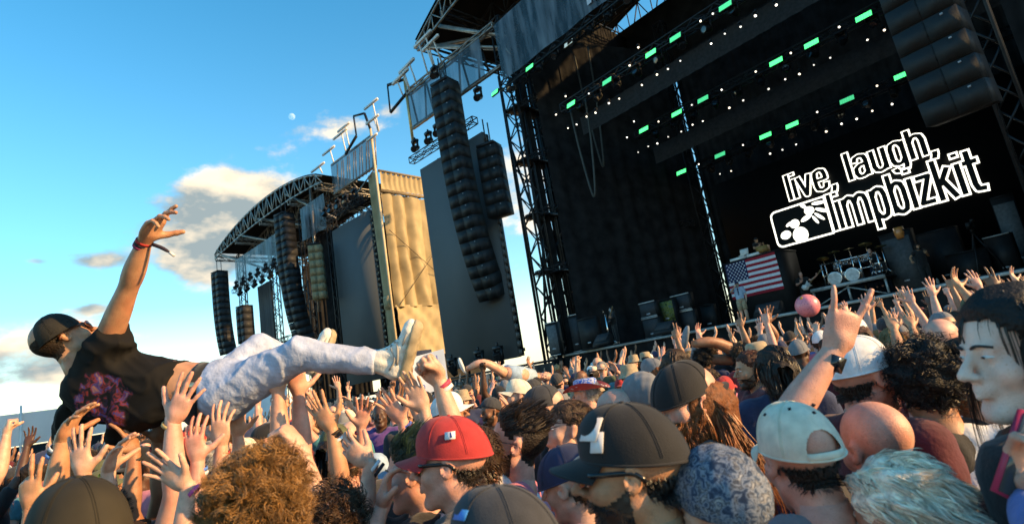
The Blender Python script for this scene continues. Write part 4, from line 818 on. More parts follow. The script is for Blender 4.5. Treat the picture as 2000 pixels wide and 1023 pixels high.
def shades_geo(thick=True):
    g = G()
    for s in (1, -1):
        def lens(u, v): a = u*2*math.pi; r_ = .0001+v; x = .033*s+np.cos(a)*.0285*r_; z = .002+np.sin(a)*.0195*r_*(1-.15*np.cos(a)*s); return x, .113-.9*(np.abs(x)**2)*7.5-.004*r_**2, z
        V, F = sheet(lens, 25, 5); g.add(V, F if s > 0 else F, 1); g.add(V+np.array([0, -.003, 0]), F[:, ::-1], 1)
        a = np.linspace(0, 2*math.pi, 25); x, y, z = lens(a/(2*math.pi), np.ones(25)); g.add(*loft(np.stack([x, y, z], 1), np.full(25, .0026 if thick else .0014), 6, False))
        g.add(*loft(smooth_path([(.058*s, .086, .008), (.076*s, .07, .009), (.082*s, .03, .009), (.084*s, -.01, .006), (.083*s, -.03, -.012)], 10), np.stack([np.full(10, .0022 if thick else .0012), np.full(10, .0055 if thick else .0016)], 1), 6))
    g.add(*loft([(-.008, .110, .006), (0, .112, .008), (.008, .110, .006)], [.003]*3, 6)); return g
_shd = {}
def shades(parent, M, fr, lens, thick=True, name='sunglasses'):
    if thick not in _shd: _shd[thick] = shades_geo(thick).mesh('sunglasses', True)
    return put(name, _shd[thick], [fr, lens], parent, M)
def band_geo(wr, Rm, off=.012, r=.0325, w=.008, mi=0, g=None):
    g = g or G(); V, F = lathe([(r*.93, -w), (r, -w), (r*1.02, 0), (r, w), (r*.93, w)], 16); V = V*np.array([1.04, .92, 1]); V = V[:, [0, 2, 1]]*np.array([1, -1, 1]); g.add((V+np.array([0, -off, 0]))@Rm.T+wr, F, mi); return g
SKIN = {'pale': (.72, .50, .41), 'fair': (.60, .35, .25), 'pink': (.62, .32, .24), 'tan': (.47, .24, .135), 'olive': (.33, .16, .09), 'brown': (.19, .085, .046), 'dark': (.085, .04, .024)}
def skin(k):
    c = SKIN[k]
    if ('skin', k) in _M: return _M['skin', k]
    m = mat('skin_'+k, c, .46, .4, var=.16, scale=26, bump=.22, bscale=240); _M['skin', k] = m; T = m.node_tree; b = T.nodes['Principled BSDF']; src = b.inputs['Base Color'].links[0].from_socket; tc = T.nodes.new('ShaderNodeTexCoord')
    for sc, lo, hi, colr, mode in ((11., .45, .72, (1., .62, .55), 'MULTIPLY'), (210., .60, .72, (.72, .58, .5), 'MULTIPLY')):
        n = T.nodes.new('ShaderNodeTexNoise'); n.inputs['Scale'].default_value = sc; n.inputs['Detail'].default_value = 3; T.links.new(tc.outputs['Object'], n.inputs['Vector']); r = T.nodes.new('ShaderNodeMapRange'); r.inputs[1].default_value = lo; r.inputs[2].default_value = hi; r.inputs[4].default_value = .65; T.links.new(n.outputs[0], r.inputs[0])
        x = T.nodes.new('ShaderNodeMix'); x.data_type = 'RGBA'; x.blend_type = mode; x.inputs[7].default_value = (*colr, 1); T.links.new(r.outputs[0], x.inputs[0]); T.links.new(src, x.inputs[6]); src = x.outputs[2]
    T.links.new(src, b.inputs['Base Color']); return m
HAIRC = {'black': (.012, .010, .009), 'dark': (.028, .017, .011), 'brown': (.07, .036, .018), 'light brown': (.15, .08, .036), 'blond': (.36, .21, .085), 'honey': (.27, .135, .045), 'ginger': (.27, .085, .025), 'grey': (.30, .29, .28), 'platinum': (.88, .76, .60), 'green': (.02, .045, .03), 'auburn': (.10, .032, .016)}
def hairm(k, dark=True):
    c = HAIRC[k]; m = mat('hair_'+k, c, .38, .5, var=.25, scale=30, island=.4)
    return [m, mat('hair_under_'+k, tuple(v*(1. if k in ('platinum', 'grey') else .55) for v in c), .6, .3, var=.4, scale=60, bump=.6, bscale=130)] if dark else m  # shade between locks painted as a darker under-layer for most hair colours
CL = {'black': (.012, .012, .013), 'charcoal': (.035, .036, .04), 'grey': (.16, .165, .175), 'white': (.68, .68, .67), 'cream': (.72, .62, .47), 'navy': (.018, .028, .07), 'red': (.42, .03, .03), 'maroon': (.09, .012, .018), 'pink': (.52, .16, .22), 'blue': (.05, .13, .36), 'teal': (.04, .19, .22), 'olive': (.09, .1, .05), 'tan': (.36, .27, .17), 'green': (.06, .2, .09), 'purple': (.12, .05, .2), 'orange': (.6, .2, .05), 'sky': (.3, .42, .55), 'mauve': (.40, .20, .30), 'yellow': (.6, .46, .08)}
def cloth(k, var=.2): c = CL[k] if isinstance(k, str) else k; return mat('cloth_%s' % (k if isinstance(k, str) else 'dyed'), c, .85, .2, var=var, scale=14, bump=.35, bscale=55, sheen=.15)
def capm(k): c = CL[k] if isinstance(k, str) else k; return mat('cap_%s' % k, c, .8, .22, var=.16, scale=30, bump=.12, bscale=260, sheen=.1)
def denim(): return mat('denim', (.03, .045, .085), .9, .15, var=.3, scale=20, bump=.3, bscale=120)
_tr = []
def make_person(label, x, y, H=1.76, yaw=0., head=(0, 0, 0), armR='down', armL='down', sk='fair', shirt='black', sleeve=.62, hair=('short', 'brown'), hat=None, beard=None, glasses=None, kind='m', seed=0, group=None, bodies=None, w=1., hq=False, trousers=None, z0=0., name='person', f=1., bands=(), hairmult=.4, hairw=1., hlim=None, rlim=None, tank=False, shirtless=False):
    """yaw: compass direction of the face in degrees, 0 = +Y, positive turns to -X; arms: a pose name or ('ik', world wrist, world hand direction, world palm normal, hand kind, pole)."""
    s = H/1.76; o = empty(name, (x, y, z0), label, 'person', group, R(yaw)); o.scale = (s, s, s)
    Ri = rotz(-R(yaw)); loc = np.array([x, y, z0])
    def res(side, A):
        if isinstance(A, str): return std_arm(side, A)
        if A[0] == 'ik':
            wr = Ri@(np.asarray(A[1])-loc)/s; pole = Ri@np.asarray(A[5]) if len(A) > 5 else np.array([.6 if side == 'R' else -.6, -.3, -.6]); e, wr = ik(SHO[side], wr, .305, .275, pole); return [e, wr, Ri@nz(A[2]), Ri@nz(A[3]), A[4]]
        return [np.asarray(v, float) for v in A[:4]]+[A[4]]
    HM = headM(*head); key = None
    if isinstance(armR, str) and isinstance(armL, str) and not hq: key = (armR, armL, head, kind, f)
    if key and bodies is not None and key in bodies: bm, hms, aR, aL = bodies[key]
    else:
        aR, aL = res('R', armR), res('L', armL); g, hms = body_geo(aR, aL, HM, kind, {2: .0062, 1: .0092}.get(int(hq), .0098), {2: .006, 1: .0064}.get(int(hq), .0082), f); bm = g.mesh('body', True)
        if key and bodies is not None: bodies[key] = (bm, hms, aR, aL)
    b = put('body', bm, skin(sk), o)
    if not shirtless:
        ks = ('shirt', armR, armL, sleeve, w, tank) if key else None
        if ks and bodies is not None and ks in bodies: sm = bodies[ks]
        else:
            sm = shirt_geo(aR, aL, sleeve, w, {2: .0145, 1: .023}.get(int(hq), .026), seed % 3 if hq else 0, tank=tank).mesh('shirt', True)
            if ks and bodies is not None: bodies[ks] = sm
        put('shirt', sm, shirt if not isinstance(shirt, str) else cloth(shirt), o)
    if not _tr: _tr.append(trouser_geo().mesh('trousers', True))
    put('trousers', _tr[0], trousers or denim(), o)
    if hair:
        lim = None; tg = ''
        if hat and hair[0] not in ('long',): lim = (lambda V: (V[:, 2] < .16*V[:, 1]-.002)); tg = 'hat'
        elif hat: lim = (lambda V: (V[:, 2] < .01+.16*V[:, 1])); tg = 'hat'
        put('hair', hair_mesh(hair[0], 0, hairmult, lim if lim is not None else hlim, tg, hairw, rlim), hairm(hair[1]), o, HM)
    if hq:
        if 'eye' not in _hat:
            V, F = lathe([(max(.0001, math.sin(t)*.0132), -math.cos(t)*.0132) for t in np.linspace(0, math.pi, 13)], 14); _hat['eye'] = G().add(V@rotx(R(-90)).T, F).mesh('eye', True); V, F = lathe([(.0001, .0137), (.0035, .0136), (.0062, .0126)], 12); _hat['iris'] = G().add(V@rotx(R(-90)).T, F).mesh('iris', True); g_ = G(); g_.add(*loft(smooth_path([(.012, .0965, .0205), (.026, .0945, .026), (.046, .078, .021)], 7), np.stack([np.full(7, .0042)*np.array([.7, 1, 1, 1, .9, .7, .3]), np.full(7, .0028)], 1), 6)); _hat['brow'] = g_.mesh('eyebrow', True)
        for sx in (1, -1):
            e_ = put('eye', _hat['eye'], mat('eye_white', (.62, .60, .57), .15, .5, var=0), o, HM@m4(t=(.031*sx, .0792, .0032))@np.diag([1, 1, .42, 1.])); put('iris', _hat['iris'], mat('iris_dark', (.03, .018, .01), .1, .6, var=0), e_)
            put('eyebrow', _hat['brow'], hairm(hair[1] if hair else 'brown', False), o, HM@np.diag([sx, 1, 1, 1.]))
    if hat:
        kd, colr = hat[0], hat[1]; hm = colr if not isinstance(colr, str) else capm(colr)
        tilt = hat[2] if len(hat) > 2 else 0.
        me = {'cap': lambda: cap_mesh(), 'backcap': lambda: cap_mesh(True), 'beanie': lambda: beanie_mesh(), 'bucket': bucket_mesh, 'opencap': lambda: cap_mesh(False, True)}[kd]()
        hatM = HM@m4(rotx(R(tilt))); ho = put({'beanie': 'beanie', 'bucket': 'bucket_hat'}.get(kd, 'cap'), me, hm, o, hatM)
    else: ho = None
    if beard: put('beard', beard_mesh(0, *(beard[1:] or ())), hairm(beard[0], False), o, HM)
    if glasses: shades(o, HM, glasses[0], glasses[1], glasses[2] if len(glasses) > 2 else True, 'sunglasses' if len(glasses) < 3 or glasses[2] else 'spectacles')
    for side, off, bm_, wd in bands:
        wr, Rm = hms[0 if side == 'R' else 1]; band_geo(wr, Rm, off, .0335*f, wd).ob('wristband', bm_, o, True)
    return o, dict(HM=HM, hat=ho, aR=aR, aL=aL, hms=hms, s=s)
# ------------------------------------------------------------------ the crowd surfer
PAL = {'cam': -FW, 'away': FW, 'left': -EX, 'right': EX, 'up': np.array([0, 0, 1.]), 'down': np.array([0, 0, -1.])}
YC = math.degrees(AZ)                         # yaw that faces away from the camera; +90 faces picture left
def wvec(*c): return nz(EX*c[0]+EY*c[1]+FW*c[2])
def prism_print(name, base, cols, c, size, scale):
    """cloth with a flat printed motif around point c (object space)"""
    m = bpy.data.materials.new(name); m.use_nodes = True; T = m.node_tree; b = T.nodes['Principled BSDF']; b.inputs['Roughness'].default_value = .85; b.inputs['Specular IOR Level'].default_value = .15
    tc = T.nodes.new('ShaderNodeTexCoord'); n = T.nodes.new('ShaderNodeTexNoise'); n.inputs['Scale'].default_value = scale; n.inputs['Detail'].default_value = 3; n.inputs['Distortion'].default_value = 1.2; T.links.new(tc.outputs['Object'], n.inputs['Vector'])
    r = T.nodes.new('ShaderNodeValToRGB'); r.color_ramp.elements[0].position = .36; r.color_ramp.elements[0].color = (*base, 1); r.color_ramp.elements[1].position = .78; r.color_ramp.elements[1].color = (*cols[-1], 1)
    for i, q in enumerate(cols[:-1]): e = r.color_ramp.elements.new(.45+.28*i/len(cols)); e.color = (*q, 1)
    T.links.new(n.outputs[0], r.inputs[0]); d = T.nodes.new('ShaderNodeVectorMath'); d.operation = 'DISTANCE'; T.links.new(tc.outputs['Object'], d.inputs[0]); d.inputs[1].default_value = c
    n2 = T.nodes.new('ShaderNodeTexNoise'); n2.inputs['Scale'].default_value = 14; T.links.new(tc.outputs['Object'], n2.inputs['Vector']); ad = T.nodes.new('ShaderNodeMath'); ad.operation = 'MULTIPLY_ADD'; T.links.new(n2.outputs[0], ad.inputs[0]); ad.inputs[1].default_value = .12; T.links.new(d.outputs['Value'], ad.inputs[2])
    mr = T.nodes.new('ShaderNodeMapRange'); mr.inputs[1].default_value = size+.06; mr.inputs[2].default_value = size+.075; mr.inputs[3].default_value = 1; mr.inputs[4].default_value = 0; T.links.new(ad.outputs[0], mr.inputs[0])
    mx = T.nodes.new('ShaderNodeMix'); mx.data_type = 'RGBA'; mx.inputs[6].default_value = (*base, 1); T.links.new(mr.outputs[0], mx.inputs[0]); T.links.new(r.outputs[0], mx.inputs[7]); T.links.new(mx.outputs[2], b.inputs['Base Color']); return m
SD = 2.55
def surfer():
    root = at(330, 800, SD); o = empty('person', root, 'crowd surfer in black cap, black printed tee and pale jeans carried on raised hands', 'person')
    W = lambda x, y, d=SD: at(x, y, d)-root
    a1 = nz(W(400, 768)-W(185, 745)); a3 = FW-a1*(FW@a1); a3 = nz(a3); a2 = np.cross(a3, a1)      # spine, depth, across
    Rt = np.stack([a1, a2, a3], 1); S1, S2 = W(200, 690, SD-.02), W(150, 812, SD+.05)
    # body
    g = G(); Zh = nz(-EX*.66+EY*.75-FW*.05); Yh = EX*.60+EY*.50+FW*.80; Yh = nz(Yh-Zh*(Yh@Zh)); Rh = np.stack([np.cross(Yh, Zh), Yh, Zh], 1); hc = W(128, 664, SD); HM = m4(Rh, hc, 1.04)
    V, F, _ = head_geo('m', .005); g.add(V@HM[:3, :3].T+hc, F); nb = hc+Rh@np.array([0, -.035, -.15])
    g.add(*loft([hc+Rh@np.array([0, -.02, -.08]), nb, W(190, 740), W(225, 745)], [.058, .062, .075, .08], 14))
    el, wr = W(253, 556, SD-.10), W(284, 468, SD-.16); arm_geo(g, S1+nz(W(252, 562)-S1)*.02, el, wr, 1.0, 16); hd = nz(W(316, 412, SD-.2)-wr); RmH = hand_at(g, 'reach', 'R', wr, hd, EX*.9-EY*.5-FW*.3, 1.02, .004)
    e2, w2 = W(118, 850, SD+.22), W(150, 925, SD+.3); arm_geo(g, S2, e2, w2, 1.); hand_at(g, 'relaxed', 'L', w2, w2-e2, FW, 1., .006)
    g.add(*loft([W(290, 755), W(350, 762), W(400, 768), W(430, 770)], [(.13, .10), (.135, .105), (.14, .105), (.14, .1)], 20, up=a3)); 
    g.ob('body', skin('tan'), o, True)
    # t-shirt with hanging folds
    ce = W(275, 756)
    def fs_(P):
        d = s_ell(P, W(215, 752), (.20, .185, .13), Rt); d = smin(d, s_ell(P, W(300, 762), (.17, .155, .125), Rt), .08); d = smin(d, s_cap(P, W(305, 762), W(352, 762), .132, .128), .05)
        d = smin(d, s_cap(P, S1-a1*.0+EY*-.02, W(226, 652, SD-.06), .098, .080), .05); d = smax(d, (P-W(228, 650, SD-.06))@nz(W(252, 562, SD-.1)-S1).astype(np.float32), .008)
        d = smin(d, s_cap(P, S2, W(138, 838, SD+.12), .085, .08), .05)
        dr = s_cap(P, W(300, 805, SD-.07), W(222, 868, SD-.05), .055, .016); dr = smin(dr, s_cap(P, W(245, 800, SD-.08), W(214, 862, SD-.06), .06, .014), .05); d = smin(d, dr, .05)
        q = (P-ce.astype(np.float32)); u = q@a1.astype(np.float32); v = q@a2.astype(np.float32); w = q@a3.astype(np.float32)
        d = d-creases(P, 4, 13., .016)-creases(P, 9, 30., .006); return smax(d, (P-W(358, 762))@a1.astype(np.float32)-.02*np.sin(v*30), .01)
    lo = np.min([W(110, 640), W(380, 880), W(380, 640), W(110, 900)], 0)-.17; hi = np.max([W(110, 640), W(380, 880), W(380, 640), W(110, 900)], 0)+.17
    V, F = nets(fs_, lo, hi, .0085); pc = W(195, 785, SD-.14)
    G().add(V, F).ob('shirt', prism_print('printed_tee', (.010, .009, .008), [(.02, .015, .03), (.20, .03, .025), (.03, .04, .17), (.42, .17, .06)], tuple(pc), .12, 24.), o, True)
    g = G()                                    # sleeve lettering
    # jeans
    hip = W(425, 768); kn, an = W(585, 692, SD-.1), W(728, 706, SD-.12); h2, k2, n2 = W(440, 742, SD+.12), W(508, 682, SD+.22), W(580, 700, SD+.34)
    def fj(P):
        d = s_ell(P, W(440, 760), (.15, .14, .125), Rt); d = smin(d, s_cap(P, W(445, 768, SD-.05), kn, .108, .076), .05); d = smin(d, s_cap(P, kn, an, .074, .056), .03)
        e = s_cap(P, h2, k2, .095, .072); e = smin(e, s_cap(P, k2, n2, .07, .055), .03); d = smin(d, e, .04)
        q = P-hip.astype(np.float32); u = q@nz(an-hip).astype(np.float32); v = q@EY.astype(np.float32); w = q@FW.astype(np.float32)
        d = d-creases(P, 2, 19., .009)-creases(P, 6, 44., .004); d = smax(d, -((P-W(402, 768))@a1.astype(np.float32)), .008)
        for p_, q_ in ((kn, an), (k2, n2)): d = smax(d, np.where(np.linalg.norm(P-q_, axis=-1) < .13, (P-(q_+nz(q_-p_)*.02))@nz(q_-p_), -1.).astype(np.float32), .004)
        return d
    B_ = np.array([W(400, 700), W(460, 820), W(740, 660, SD-.1), W(740, 740, SD-.1), W(560, 650, SD+.4), W(500, 700, SD+.2)]); V, F = nets(fj, B_.min(0)-.16, B_.max(0)+.16, .0085)
    G().add(V, F).ob('jeans', mat('washed_denim', (.40, .45, .57), .85, .15, var=.2, scale=22, bump=.3, bscale=90, detail=6), o, True)
    bp = W(398, 769); g = G(); V, F = lathe([(.128, -.03), (.145, -.03), (.147, .03), (.128, .03)], 28); V = V*np.array([1, .84, 1]); Rb = np.stack([a2, a3, a1], 1); g.add(V@Rb.T+bp, F); g.ob('belt', cloth('black'), o, True)
    g = G(); g.box(bp+a1*.005-a3*.115-a2*.06, (.04, .012, .05), np.stack([a2, a3, a1], 1)); g.ob('buckle', mat('buckle', (.5, .42, .25), .3, .5, .9), o)
    # shoes
    SHW = mat('sneaker', (.70, .66, .58), .6, .3, var=.15, scale=20, bump=.3, bscale=120); SOLE = mat('sneaker_sole', (.38, .30, .19), .7, .2, var=.25, scale=25)
    def shoe(ank, toe, up, s):
        y = nz(toe); z = up-y*(up@y); z = nz(z); x = np.cross(y, z); Rm = np.stack([x, y, z], 1)
        def f1(P): d = s_cap(P, (0, -.055, .03), (0, .05, .03), .040, .042); d = smin(d, s_ell(P, (.004, .12, .022), (.044, .065, .032)), .03); d = smin(d, s_cap(P, (0, -.05, .05), (0, -.045, .11), .04, .042), .025); d = smin(d, s_cap(P, (0, .02, .06), (0, -.02, .115), .035, .035), .03); return smax(d+.0015*np.sin(P[..., 1]*150)*np.sin(P[..., 0]*120), .0-P[..., 2], .006)
        V, F = nets(f1, (-.06, -.11, -.01), (.06, .19, .16), .006); so_ = G().add((V*s)@Rm.T+ank-Rm@np.array([0, -.04, .12])*s, F).ob('shoe', SHW, o, True)
        def f2(P): d = smin(s_cap(P, (0, -.055, 0), (.003, .03, 0), .045, .046), s_ell(P, (.005, .105, 0), (.050, .082, .05)), .04); return smax(d, np.abs(P[..., 2]+.012)-.022+.0012*np.sin(P[..., 1]*190), .006)
        V, F = nets(f2, (-.06, -.11, -.04), (.06, .2, .03), .006); G().add((V*s)@Rm.T+ank-Rm@np.array([0, -.04, .12])*s, F).ob('sole', SOLE, so_, True)
        g = G(); [g.box(Rm@np.array([0, .012+.019*i, .104-.0125*i])*s+ank-Rm@np.array([0, -.04, .12])*s, (.052*s, .007*s, .008*s), Rm) for i in range(6)]; g.ob('laces', mat('lace_grey', (.36, .34, .32), .7), so_)
        for sx in (1, -1):
            for a_, b_, c_ in (((.040, -.05, .055), (.044, .0, .045), (.030, .04, .075)), ((.040, -.02, .03), (.045, .03, .04), (.030, .075, .058)), ((.036, .06, .03), (.044, .10, .028), (.035, .15, .022))): g = G(); g.add(*loft((smooth_path([(a_[0]*sx, *a_[1:]), (b_[0]*sx, *b_[1:]), (c_[0]*sx, *c_[1:])], 7)*s)@Rm.T+ank-Rm@np.array([0, -.04, .12])*s, np.full(7, .0055*s), 6)); g.ob('overlay', mat('sneaker_panel', (.42, .40, .36), .6), so_, True)
    PANEL = mat('sneaker_panel', (.42, .40, .36), .6)
    shoe(an+nz(an-kn)*.02, wvec(.26, .93, .0), wvec(-.95, .25, -.05), 1.0)
    shoe(n2+nz(n2-k2)*.0+EX*.0, wvec(.25, .85, .4), wvec(-.7, .2, -.6), .95)
    # cap, hair, wristbands
    put('hair', hair_mesh('buzz', 1, 1., lambda V: V[:, 2] < .05, 'buzzhat'), hairm('dark'), o, HM)
    put('cap', cap_mesh(True), mat('cap_dark', (.018, .016, .012), .8, .2, var=.3, scale=12, bump=.3, bscale=120), o, HM@m4(rotz(-math.atan2(*(Rh.T@FW)[:2])+math.pi+R(25))))
    shades(o, HM, mat('frame_amber', (.10, .03, .015), .3, .5), mat('lens_brown', (.02, .012, .008), .1, .7))
    for k, (c, of) in enumerate(((CL['red'], .012), ((.02, .02, .03), .026), ((.35, .04, .12), .038))): band_geo(wr, RmH, of, .034, .006).ob('wristband', mat('band%d' % k, c, .7), o, True)
    g = G(); g.add(*loft(smooth_path([wr+EX*.03-EY*.02, wr+EX*.07-EY*.035, wr+EX*.105-EY*.055], 6), [.008, .008, .008, .008, .007, .004], 8)); g.ob('ribbon_tail', mat('ribbon', (.03, .02, .03), .7), o, True)
    g = G(); g.add(*loft([wr+EX*.105-EY*.055, wr+EX*.125-EY*.07], [.007, .006], 8)); g.ob('bead', PAINT, o, True)
surfer()
# ------------------------------------------------------------------ named people near the camera
BODY = {}
def solve_head(px, py, d, yaw, head):
    hc = at(px, py, d); HM = headM(*head); t = HM[:3, 3]; s = hc[2]/t[2]; xy = hc[:2]-(rotz(R(yaw))@t)[:2]*s; return xy[0], xy[1], 1.76*s
def arm_spec(w, tip, palm, kind, pole=None):
    wr = at(*w); d2 = w[2] if len(tip) < 3 else tip[2]; return ('ik', wr, at(tip[0], tip[1], d2)-wr, PAL[palm] if isinstance(palm, str) else wvec(*palm), kind)+((wvec(*pole),) if pole is not None else ())
def hero(label, px, py, d, turn, head=(0, 0, 0), group=None, **k):
    yaw = YC+turn; x, y, H = solve_head(px, py, d, yaw, head)
    for a in ('armR', 'armL'):
        if a in k and not isinstance(k[a], str): k[a] = arm_spec(*k[a])
    return make_person(label, x, y, H, yaw, head, hq=2 if d < 2.1 else 1, group=group, **k)
def reacher(label, w, fore, tip, palm, kind, side='R', turn=20, s_ref=1., lift=.72, hq=1, head=(0, 8, 0), **k):
    """someone whose raised arm matters: forearm runs from pixel 'fore' up to wrist w"""
    wr = at(*w); f = nz(at(fore[0], fore[1], fore[2] if len(fore) > 2 else w[2])-wr); s = 1.; yaw = YC+turn
    for _ in range(4): el = wr+f*.275*s; sh = el+.298*s*nz(f*.45+np.array([0, 0, -1])*lift); s = min(1.14, max(.84, sh[2]/1.435))
    root = sh-rotz(R(yaw))@SHO[side]*s; A = ('ik', wr, at(tip[0], tip[1], tip[2] if len(tip) > 2 else w[2])-wr, PAL[palm] if isinstance(palm, str) else wvec(*palm), kind, f*.6+np.array([0, 0, -.5]))
    k['arm'+side] = A; return make_person(label, root[0], root[1], 1.76*s, yaw, head, hq=hq, **k)
PL = mat('plastic_black', (.008, .008, .009), .22, .5, var=0); ORL = mat('lens_orange', (.55, .16, .02), .08, .9, .7, var=.3, scale=30); GLS = mat('lens_clear', (.05, .055, .06), .05, .6, var=0)
WB = lambda c, i: mat('band_%s' % i, c, .6, .3, var=.1)
def emblem(o, me_name, pts, m, M): g = G(); V = np.array([(p[0], 0, p[1]) for p in pts]); g.add(V, np.array([list(range(len(V)))])); return g.ob(me_name, m, o, False, M)
def patch(o, info, name, u, v, w, h, m, back=False, lift=.0015, par=None):
    """a small flat badge on the crown of a cap: u = bearing from the front in degrees, v = height angle"""
    c = np.array([0, -.014, .030]); a = R(u); ph = R(v); n = np.array([math.sin(a)*math.cos(ph)/.088, math.cos(a)*math.cos(ph)/.112, math.sin(ph)/.108]); n = nz(n); p = c+np.array([math.sin(a)*math.cos(ph)**.8*.088, math.cos(a)*math.cos(ph)**.8*.112, math.sin(ph)**1.15*.108])+n*.002; x = nz(np.cross((0, 0, 1), n)); z = np.cross(n, x); return G().box((0, 0, 0), (w, h, .003)).ob(name, m, o, False, info['HM']@m4(np.stack([x, z, n], 1), p))
o, i = hero('man in red cap with black bill and black sunglasses, facing the surfer', 882, 902, 1.62, 84, (0, 2, 0), sk='pink', hair=('short', 'dark'), hat=('cap', 'red', -4), glasses=(PL, PL), shirt='charcoal', seed=3)
patch(o, i, 'badge', -96, 32, .03, .022, mat('badge_white', (.7, .7, .72), .5)); patch(o, i, 'badge_mark', -99, 32.5, .012, .016, mat('badge_blue', (.03, .06, .3), .5))
hero('man in pink shirt and thin spectacles, looking up past the red cap', 1008, 866, 2.0, 88, (0, 16, 0), sk='pink', hair=('quiff', 'dark'), beard=('dark', .6, 300, .008), glasses=(PL, GLS, False), shirt='pink', seed=4)
o, i = hero('big man in black cap and orange mirrored sunglasses with dark beard, very near the camera', 1232, 915, 1.13, 78, (0, 0, 0), sk='tan', hair=('short', 'black'), hat=('cap', 'black', -3), glasses=(PL, ORL), beard=('black', .7, 900, .006), shirt='charcoal', seed=5)
patch(o, i, 'cap_emblem', -38, 38, .05, .05, mat('emblem_white', (.62, .62, .64), .6)); patch(o, i, 'cap_emblem', -52, 24, .03, .04, mat('emblem_white', (.62, .62, .64), .6))
hero('red-bearded man with long ginger hair under a backwards black cap', 1342, 785, 1.85, 98, (12, 2, 0), sk='pink', hairmult=2., hairw=.6, hair=('long', 'ginger'), hat=('backcap', 'black', -6), beard=('ginger', 1.2, 1200, .03), shirt='charcoal', seed=6)
hero('brown-haired man with bare chin looking up over the red cap crowd', 1108, 838, 2.45, 104, (0, 10, 0), sk='fair', hair=('short', 'brown'), shirt='grey', seed=7)
hero('bald man seen from behind beside the black cap with white emblem', 1203, 812, 2.5, 60, sk='pink', hair=None, shirt='navy', seed=8)
hero('person with thick curly blond hair seen from behind at the bottom of the crowd', 512, 1012, 1.28, 18, (0, 4, 0), sk='fair', hair=('curly', 'honey'), shirt='cream', seed=9, hairmult=2.1, hairw=.6)
o, i = hero('person from behind in a white cap with eyelets and open back', 1562, 893, 1.28, 6, (0, -8, 0), sk='pink', hair=('short', 'dark'), hat=('opencap', 'cream', 4), shirt='grey', seed=10)
for u, v in ((150, 52), (-150, 52), (95, 50), (-95, 50), (172, 40)): patch(o, i, 'eyelet', u, v, .007, .007, PL)
o, i = hero('bald pink-scalped man raising a horn sign with a black smartwatch', 1712, 872, 1.45, 12, (0, -6, 0), sk='pink', hair=None, shirt='charcoal', seed=11, f=1.1, armL=((1628, 684, 1.50), (1662, 592), 'away', 'horns', (-.5, -.8, -.2)))
wr, Rm = i['hms'][1]; band_geo(wr, Rm, .035, .036, .011).ob('watch_strap', PL, o, True); G().box((0, 0, 0), (.04, .046, .012)).ob('watch_face', mat('watch_glass', (.01, .012, .016), .12, .6, var=0), o, False, m4(Rm, wr+Rm@np.array([0, -.035, -.036])))
hero('person with short tousled platinum hair nearest the camera', 1762, 1015, 1.12, 24, (0, -10, 0), sk='fair', hair=('tousled', 'platinum'), shirt='black', seed=12, hairmult=2., hairw=.9)
hero('person with round black afro hair and white shirt', 1808, 752, 1.75, -20, sk='tan', hairw=.8, hair=('afro', 'black'), shirt='white', seed=13)
hero('shaven-headed man in black tee between the afro hair and the black-haired woman', 1890, 735, 1.75, 10, (-10, 0, 0), sk='tan', hair=('buzz', 'dark'), shirt='black', seed=14)
oW, iW = hero('woman in profile with chin-length black hair and black tee at the right edge', 1994, 690, 1.14, 34, (52, 2, 0), sk='pale', hair=('bob', 'black'), shirt='black', kind='f', seed=15, hairmult=1.5, hairw=.65, rlim=(lambda V: V[:, 1] < .03))
hero('man in white cap facing the stage, maroon shirt', 1684, 735, 1.85, -78, (0, 0, 0), sk='pink', hair=('short', 'dark'), hat=('cap', 'white', -4), shirt='maroon', seed=16)
# speckled beanie, the two dark caps along the bottom edge
SPK = prism_print('speckled_knit', (.03, .045, .075), [(.05, .08, .13), (.22, .25, .3), (.03, .04, .06), (.5, .5, .5)], (0, 0, .05), .5, 55.)
hero('person in speckled blue and grey beanie nearest the bottom edge', 1408, 1005, 1.08, 20, (0, -4, 0), sk='fair', hair=('short', 'dark'), hat=('beanie', SPK), shirt='navy', seed=17)
o, i = hero('person in black cap with small blue emblem cut by the bottom edge', 985, 1088, 1.0, 70, (0, -4, 0), sk='tan', hair=('short', 'black'), hat=('cap', 'charcoal'), shirt='white', seed=18)
patch(o, i, 'cap_emblem', -48, 42, .045, .02, mat('emblem_blue', (.02, .2, .6), .6))
hero('person in brown-black cap at the bottom left corner', 150, 1066, 1.12, 55, (0, -2, 0), sk='tan', hair=('short', 'dark'), hat=('cap', mat('cap_brownblack', (.03, .024, .014), .85, var=.3)), shirt='black', seed=19)
hero('man in backwards black cap with sunglasses behind the pink shirt', 1062, 800, 3.0, 95, (0, 6, 0), sk='fair', hair=('short', 'dark'), hat=('backcap', 'charcoal'), glasses=(PL, PL), shirt='black', seed=20)
hero('young man with dark green swept hair beside the red cap', 812, 922, 1.85, 86, (0, 0, 0), sk='pink', hair=('quiff', 'green'), shirt='black', seed=21)
o, i = hero('person in navy cap with white lettering below the big black cap', 1116, 945, 1.75, 60, (0, -6, 0), sk='fair', hair=('short', 'brown'), hat=('backcap', 'navy'), shirt='mauve', seed=22)
for k_ in range(4): patch(o, i, 'cap_letter', -100-k_*11, 20, .012, .022, mat('emblem_white', (.62, .62, .64), .6))
hero('bald man in sunglasses far right, beyond the afro hair', 1845, 665, 3.1, -60, sk='pink', hair=None, glasses=(PL, PL), shirt='white', seed=23)
hero('person with wavy dark brown hair left of the horn sign arm', 1515, 722, 3.0, -10, sk='fair', hair=('medium', 'dark'), shirt='navy', seed=24)
